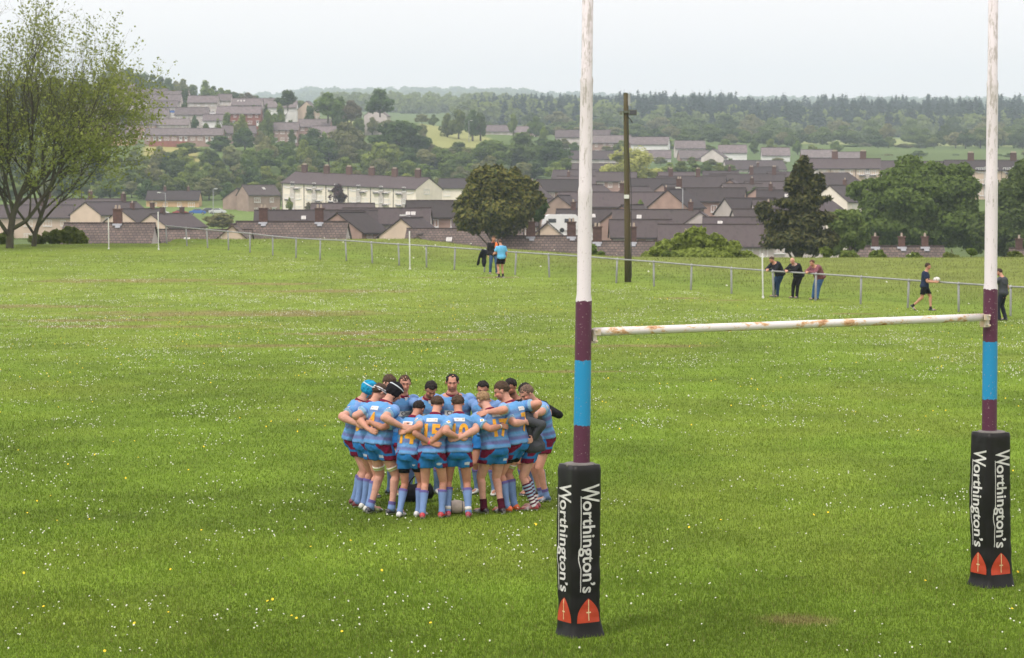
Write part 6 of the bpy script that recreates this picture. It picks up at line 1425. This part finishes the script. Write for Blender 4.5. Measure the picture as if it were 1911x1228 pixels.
pl(9, 990, 953, 996, 1.50, 'man in dark grey long sleeves and hooped socks bowing into the huddle', b=.98, lean=30, hp=60, hair=(.30, .18, .13), hairstyle='crop', top_kind='jacket', top_col=(.050, .054, .062), kit_shorts=True, hoops=True, st=.12, boot=(.25, .03, .04), collar=None, skin=SK3, dh=10)
pl(10, 1012, 937, 997, 1.66, 'crop haired player with blue ankle socks at the right end of the huddle', b=1.02, lean=20, hp=38, hair=(.13, .085, .06), hairstyle='crop', st=.11, sockh=.25, boot=(.04, .08, .15), skin=SK1, num='2')
pl(17, 1000, 930, 976, 1.66, 'dark haired player mostly hidden between number 7 and the right end of the huddle', b=1.0, lean=18, hp=35, hair=BK, hairstyle='thick', top_kind='jacket', top_col=(.012, .012, .014), collar=None, kit_shorts=True)
pl(16, 962, 925, 948, 1.715, 'bearded player with black hair and a black top behind number 7', b=.98, lean=12, hp=22, hair=BK, hairstyle='thick', stubble=.9, top_kind='jacket', top_col=(.012, .012, .014), collar=None, kit_shorts=True, skin=SK2)
pl(15, 905, 925, 900, 1.68, 'young player with a dark quiff facing the camera right of the big player', b=.92, lean=12, hp=20, placket=True, hair=BK, hairstyle='quiff', hy=-8, skin=SK2, stubble=.15, boot=(.5, .5, .45))
pl(14, 846, 923, 842, 1.78, 'big broad player with receding dark hair facing the camera in the middle', b=1.22, lean=8, hp=14, hair=BK, hairstyle='receding', skin=SK1, belly=.05, stubble=.45)
pl(13, 797, 925, 795, 1.66, 'dark quiffed player looking down on the far side, left of the big player', b=.96, lean=16, hp=42, placket=True, hair=BK, hairstyle='quiff', skin=SK2, stubble=.6, boot=(.5, .5, .5))
pl(12, 747, 924, 753, 1.765, 'player with short brown hair facing the camera behind the black scrum cap', b=1.0, lean=8, hp=12, placket=True, hy=28, hair=BR, hairstyle='crop', skin=SK1, stubble=.15, boot=(.55, .6, .3), dh=10)
pl(11, 706, 927, 722, 1.76, 'brown haired player hidden behind the two scrum caps at the left', b=1.0, lean=14, hp=40, hair=BR, hairstyle='short', skin=SK3)
order = [5, 4, 3, 2, 1, 11, 12, 13, 14, 15, 16, 17, 10, 9, 8, 7, 6]   # each one's left neighbour follows
PINK, WTAPE = (.65, .10, .14), (.62, .60, .56)
SPEC = {  # left arm, right arm: (height on the neighbour's back, sideways place, extras)
 5: ((.27, -.30, {}), (.17, .35, {})), 4: ((.22, -.35, {}), (.09, .55, {'tattoo': 1, 'band': PINK})), 3: ((.30, -.4, {}), (.33, .2, {'pole': 'up'})), 2: ((.28, -.2, {}), (.13, .4, {})), 1: ((.24, -.2, {}), (.20, .5, {'pole': 'out'})),
 6: ((.11, -.35, {}), (.24, .45, {'band': WTAPE})), 7: ((.15, -.45, {}), (.22, .3, {})), 8: ((.44, -.9, {'pole': 'up'}), (.42, .8, {'pole': 'up'})), 9: ((.0, .4, {}), (.20, .5, {})), 10: ((.36, -.2, {}), (.30, .3, {})),
 11: ((.30, .2, {}), (.06, .4, {})), 12: ((.34, 0, {}), (.3, 0, {})), 13: ((.2, 0, {}), (.25, 0, {})), 14: ((.36, 0, {}), (.34, 0, {})), 15: ((.2, 0, {}), (.3, 0, {})), 16: ((.3, 0, {}), (.3, 0, {})), 17: ((.3, 0, {}), (.3, 0, {}))}
def huddle():
    n = len(order)
    for i, k in enumerate(order):
        p = P[k]; ln, rn = P[order[(i + 1) % n]], P[order[(i - 1) % n]]; arms = []
        for sd, q, (t, lat, ex) in ((-1, ln, SPEC[k][0]), (1, rn, SPEC[k][1])):
            # hand on the neighbour's back; the fingers point on around the circle
            T, nrm = q.backpt(t, lat * (1 if sd < 0 else 1) if True else 0, .045); dr = unit(q.rt * sd + p.Z * -.12)
            S = p.shoulder(sd); W_ = T - dr * .09 * p.s
            out = -p.fwd; pole = {'up': out * .9 + p.Z * .15, 'out': out + p.rt * sd * .4 - p.Z * .2}.get(ex.get('pole'), out * 1.0 - p.Z * .35)
            arms.append(dict(T=W_, d=dr, n=-nrm, pole=pole, **{a: b_ for a, b_ in ex.items() if a in ('tattoo', 'band')}))
        build_person(p, arms)
huddle()

# ---- people along the railing -------------------------------------------------
def solo(px, Y, hd, top, label, L_, R_, **kw):
    x = from_px(px, Y); p = Person(0, (x, Y), hd, top, label=label, **kw); arms = []
    for sd, a in ((-1, L_), (1, R_)):
        o = p.shoulder(sd); T = o + p.s * (p.rt * a[0] * sd + p.fwd * a[1] + p.Z * a[2]); d = unit(T - o) if len(a) < 4 else unit(p.rt * a[3][0] * sd + p.fwd * a[3][1] + p.Z * a[3][2])
        if len(a) > 5: T[2] = a[5]
        arms.append(dict(T=T, d=d, n=unit(-p.rt * sd), pole=(-p.fwd * .6 - p.Z * .6 + p.rt * sd * .35) if len(a) < 5 else p.rt * sd * a[4][0] + p.fwd * a[4][1] + p.Z * a[4][2]))
    return p, build_person(p, arms)
DJ, JN = (.016, .017, .024), (.045, .085, .17)
fang = math.degrees(math.atan2(-.563, -.827))   # facing the pitch across the rail
hang = (.05, .06, -.52)
lean_arm = (-.06, .42, -.20, (-.55, .4, -.35), (.5, .2, -.8))
solo(921, 113.4, fang + 60, 1.78, 'man in a dark open jacket and jeans standing behind the railing', (-.05, .30, -.28), hang, b=1.05, lean=3, hp=22, hair=(.09, .05, .03), top_kind='jacket', top_col=(.022, .020, .024), bottom='trousers', bottom_col=JN, collar=(.16, .05, .04), knee=1.0)
solo(935, 110.5, 118, 1.74, 'man in a sky blue shirt and black shorts standing in front of the railing', (.0, .32, -.26), hang, b=1.06, lean=3, hp=20, hair=(.10, .06, .045), hairstyle='crop', top_kind='tshirt', top_col=(.13, .42, .68), bottom='shorts', bottom_col=(.010, .010, .012), shortlen=.72, sockh=.2, sock_col=(.02, .02, .02), collar=None, st=.10, knee=1.0)
def leaner(px, label, gap=.33, **kw):
    u = (px - 955.5) / FPX; t = 113 * u / (.563 + .827 * u); q = np.array([.563 * t, 113 - .827 * t]); nb_ = np.array([.827, .563]); f = q + nb_ * gap
    p = Person(0, (f[0], f[1]), fang + kw.pop('dh', 0), kw.pop('top'), label=label, **kw); arms = []; zr = gz(q[0], q[1]) + 1.13
    for sd in (-1, 1):
        w_ = np.array([q[0] - nb_[0] * .06, q[1] - nb_[1] * .06, zr]) + p.rt * sd * (.12 if sd > 0 else .06); arms.append(dict(T=w_, d=unit(-p.rt * sd * .8 + p.fwd * .35 - p.Z * .35), n=unit(-p.Z * .6 + p.fwd * -.6), pole=p.rt * sd * .9 - p.Z * .5 - p.fwd * .2))
    return build_person(p, arms)
leaner(1436, 'man in dark jacket and jeans leaning on the railing by the white post', top=1.62, b=1.16, lean=36, curl=12, hp=30, hy=20, hair=(.07, .04, .03), hairstyle='crop', top_kind='jacket', top_col=DJ, bottom='trousers', bottom_col=(.020, .045, .10), collar=None, back=.22, st=.11)
leaner(1472, 'bald man in black jacket and trousers leaning on the railing between two others', top=1.62, b=1.20, lean=33, curl=12, hp=24, dh=8, hairstyle='bald', hair=(.3, .2, .15), stubble=0, top_kind='jacket', top_col=(.014, .014, .018), bottom='trousers', bottom_col=(.010, .010, .012), collar=(.3, .3, .3), back=.22, st=.11, skin=SK3)
leaner(1510, 'man in a red checked shirt and blue jeans leaning on the railing', top=1.58, b=1.24, lean=38, curl=12, hp=26, hair=(.10, .04, .025), hairstyle='crop', top_kind='jacket', top_col=(.16, .045, .055), check=(.26, .14, .17), bottom='trousers', bottom_col=(.045, .11, .24), collar=None, back=.24, st=.12, belly=.04)
pb, _ = solo(1727, 89.6, -14, 1.78, 'man in navy T-shirt and black shorts walking along with a white ball', (-.10, .34, -.28, (.1, 1, .1)), (-.04, .32, -.30, (.1, 1, .1)), b=1.0, lean=4, hp=6, hair=(.05, .03, .02), top_kind='tshirt', top_col=(.020, .030, .065), bottom='shorts', bottom_col=(.008, .008, .010), shortlen=.72, sockh=.16, sock_col=(.02, .02, .02), collar=None, step=(.20, -.42), lift=(0, .10), st=.05, knee=.975, back=.02)
solo(1871, 83.6, 150, 1.80, 'man in grey top and dark trousers holding a phone to his face at right', (-.04, .20, .06, (0, .1, 1), (.7, -.1, -.8)), (.02, .12, -.42), b=1.08, lean=2, hp=25, hair=(.05, .03, .02), hairstyle='crop', top_kind='tshirt', top_col=(.055, .060, .070), bottom='trousers', bottom_col=(.018, .020, .032), collar=None, knee=1.0, st=.12, step=(.05, -.08))

# ---- balls, bag, coat, bottle ---------------------------------------------------
M['ball'] = mat('leather ball', (.55, .47, .40), .5, .12, 20); M['ball_w'] = mat('white ball', (.68, .66, .62), .5, .08, 20)
def ball(loc, ang, m_, label, r=.095, l=.155):
    root = empty('rugby_ball', loc); tag(root, label, 'rugby ball'); b = MB(); rg = []
    for t in np.linspace(-1, 1, 17): rr = r * math.sqrt(max(.0004, 1 - abs(t) ** 1.8)); rg.append(((l * t * math.cos(ang), l * t * math.sin(ang), 0), (-math.sin(ang) * rr, math.cos(ang) * rr, 0), (0, 0, rr)))
    b.rings(rg, 20); b.build('ball', M[m_], root, True)
    g = MB()
    for t0 in (-.5, .5):
        q = [((l * t0 * math.cos(ang) + l * d * math.cos(ang), l * t0 * math.sin(ang) + l * d * math.sin(ang), 0), (-math.sin(ang) * rr, math.cos(ang) * rr, 0), (0, 0, rr)) for d in (-.03, .03) for rr in (r * math.sqrt(1 - abs(t0 + d) ** 2.1) + .0015,)]; g.rings(q, 20, caps=False)
    g.build('panel_stripe', M['print_grey'], root, True); return root
bp_ = fpos(851, 962); ball((bp_[0], bp_[1] + .05, gz(*bp_) + .098), .12, 'ball', 'scuffed leather rugby ball on the grass between the feet of number 10')
S_ = pb.shoulder(1); c_ = pb.pel + pb.fwd * .44 + pb.Z * .22; ball(Vector(c_), .5, 'ball_w', 'white rugby ball carried by the walking man')
def bag():
    f = fpos(776, 938); root = empty('kit_bag', (f[0], f[1], gz(*f))); tag(root, 'black kit bag on the grass inside the huddle', 'bag'); b = MB()
    for t in (0,): b.rings([((x, 0, .13 + .02 * math.sin(x * 9)), (0, .12 * k, 0), (0, 0, .13 * k)) for x, k in ((-.26, .55), (-.24, .9), (-.1, 1.05), (.08, 1.0), (.22, .92), (.25, .5))], 16)
    me, V, Nn = voxel(b, .012, 3); V = V + Nn * (n3(V, 14, 4) * .012)[:, None]; setcols(me, np.tile((.012, .012, .015), (len(V), 1)), V); link('bag_body', me, M['cloth'], root)
    b = MB(); pr = [(-.12 + .24 * q, -.05, .24 + .13 * math.sin(q * 3.14)) for q in np.linspace(0, 1, 9)]
    for a, c in zip(pr, pr[1:]): b.cap(a, c, .010, .010, 6, 2)
    V0 = np.concatenate(b.v); link('handle', np_mesh('handle', V0, b.f, True, np.tile((.02, .02, .02), (len(V0), 1))), M['cloth'], root)
bag()
def coat():
    Y = 113.9; x = from_px(903, Y) + .0; z = gz(x, Y); root = empty('coat', (x, Y, z)); tag(root, 'black coat hung over the railing beside the two talking men', 'coat'); b = MB(); u = np.array([.563, -.827, 0]); v = np.array([.827, .563, 0])
    b.rings([(np.array([0, 0, .30]) - u * .02, u * .10, v * .05), (np.array([0, 0, .62]), u * .17, v * .07), (np.array([.02, 0, .92]), u * .20, v * .09), (np.array([0, 0, 1.08]), u * .21, v * .11), (np.array([0, 0, 1.15]), u * .16, v * .06)], 16)
    b.cap((-.12, 0, 1.0), (-.30, .12, .42), .07, .05, 10); b.cap((.16, -.1, 1.05), (.34, -.25, .78), .065, .05, 10)
    me, V, Nn = voxel(b, .02, 3); V = V + Nn * (n3(V, 9, 4) * .02)[:, None]; setcols(me, np.tile((.010, .012, .018), (len(V), 1)), V); link('coat_cloth', me, M['cloth'], root)
coat()
M['hiviz'] = mat('orange plastic', (.75, .17, .04), .6, .1, 8)
def bib():
    Y = 111.8; p = at(926.5, 462, Y); b = MB(); b.rings([((0, 0, -.30), (.06, 0, 0), (0, .05, 0)), ((.02, 0, -.1), (.10, 0, 0), (0, .05, 0)), ((0, 0, .12), (.07, 0, 0), (0, .05, 0)), ((-.01, 0, .25), (.03, 0, 0), (0, .03, 0))], 10)
    o = b.build('training_bib', M['hiviz'], None, True); o.location = p; tag(o, 'crumpled bright orange bib held between the two talking men', 'bib')
bib()
# ================================================================ air
def haze():
    b = MB(); b.box((0, 3650, 180), (13200, 7900, 420)); me_o = b.build('haze', None); m = new_mat('haze'); o = N(m, 'ShaderNodeOutputMaterial'); v = N(m, 'ShaderNodeVolumePrincipled')
    v.inputs['Color'].default_value = (.735, .855, .985, 1); v.inputs['Density'].default_value = HAZE; v.inputs['Anisotropy'].default_value = .0
    L(m, v.outputs[0], o.inputs['Volume']); me_o.data.materials.append(m); tag(me_o, 'pale summer haze over the valley', None, None, 'stuff')
HAZE = 1.9e-4
haze()
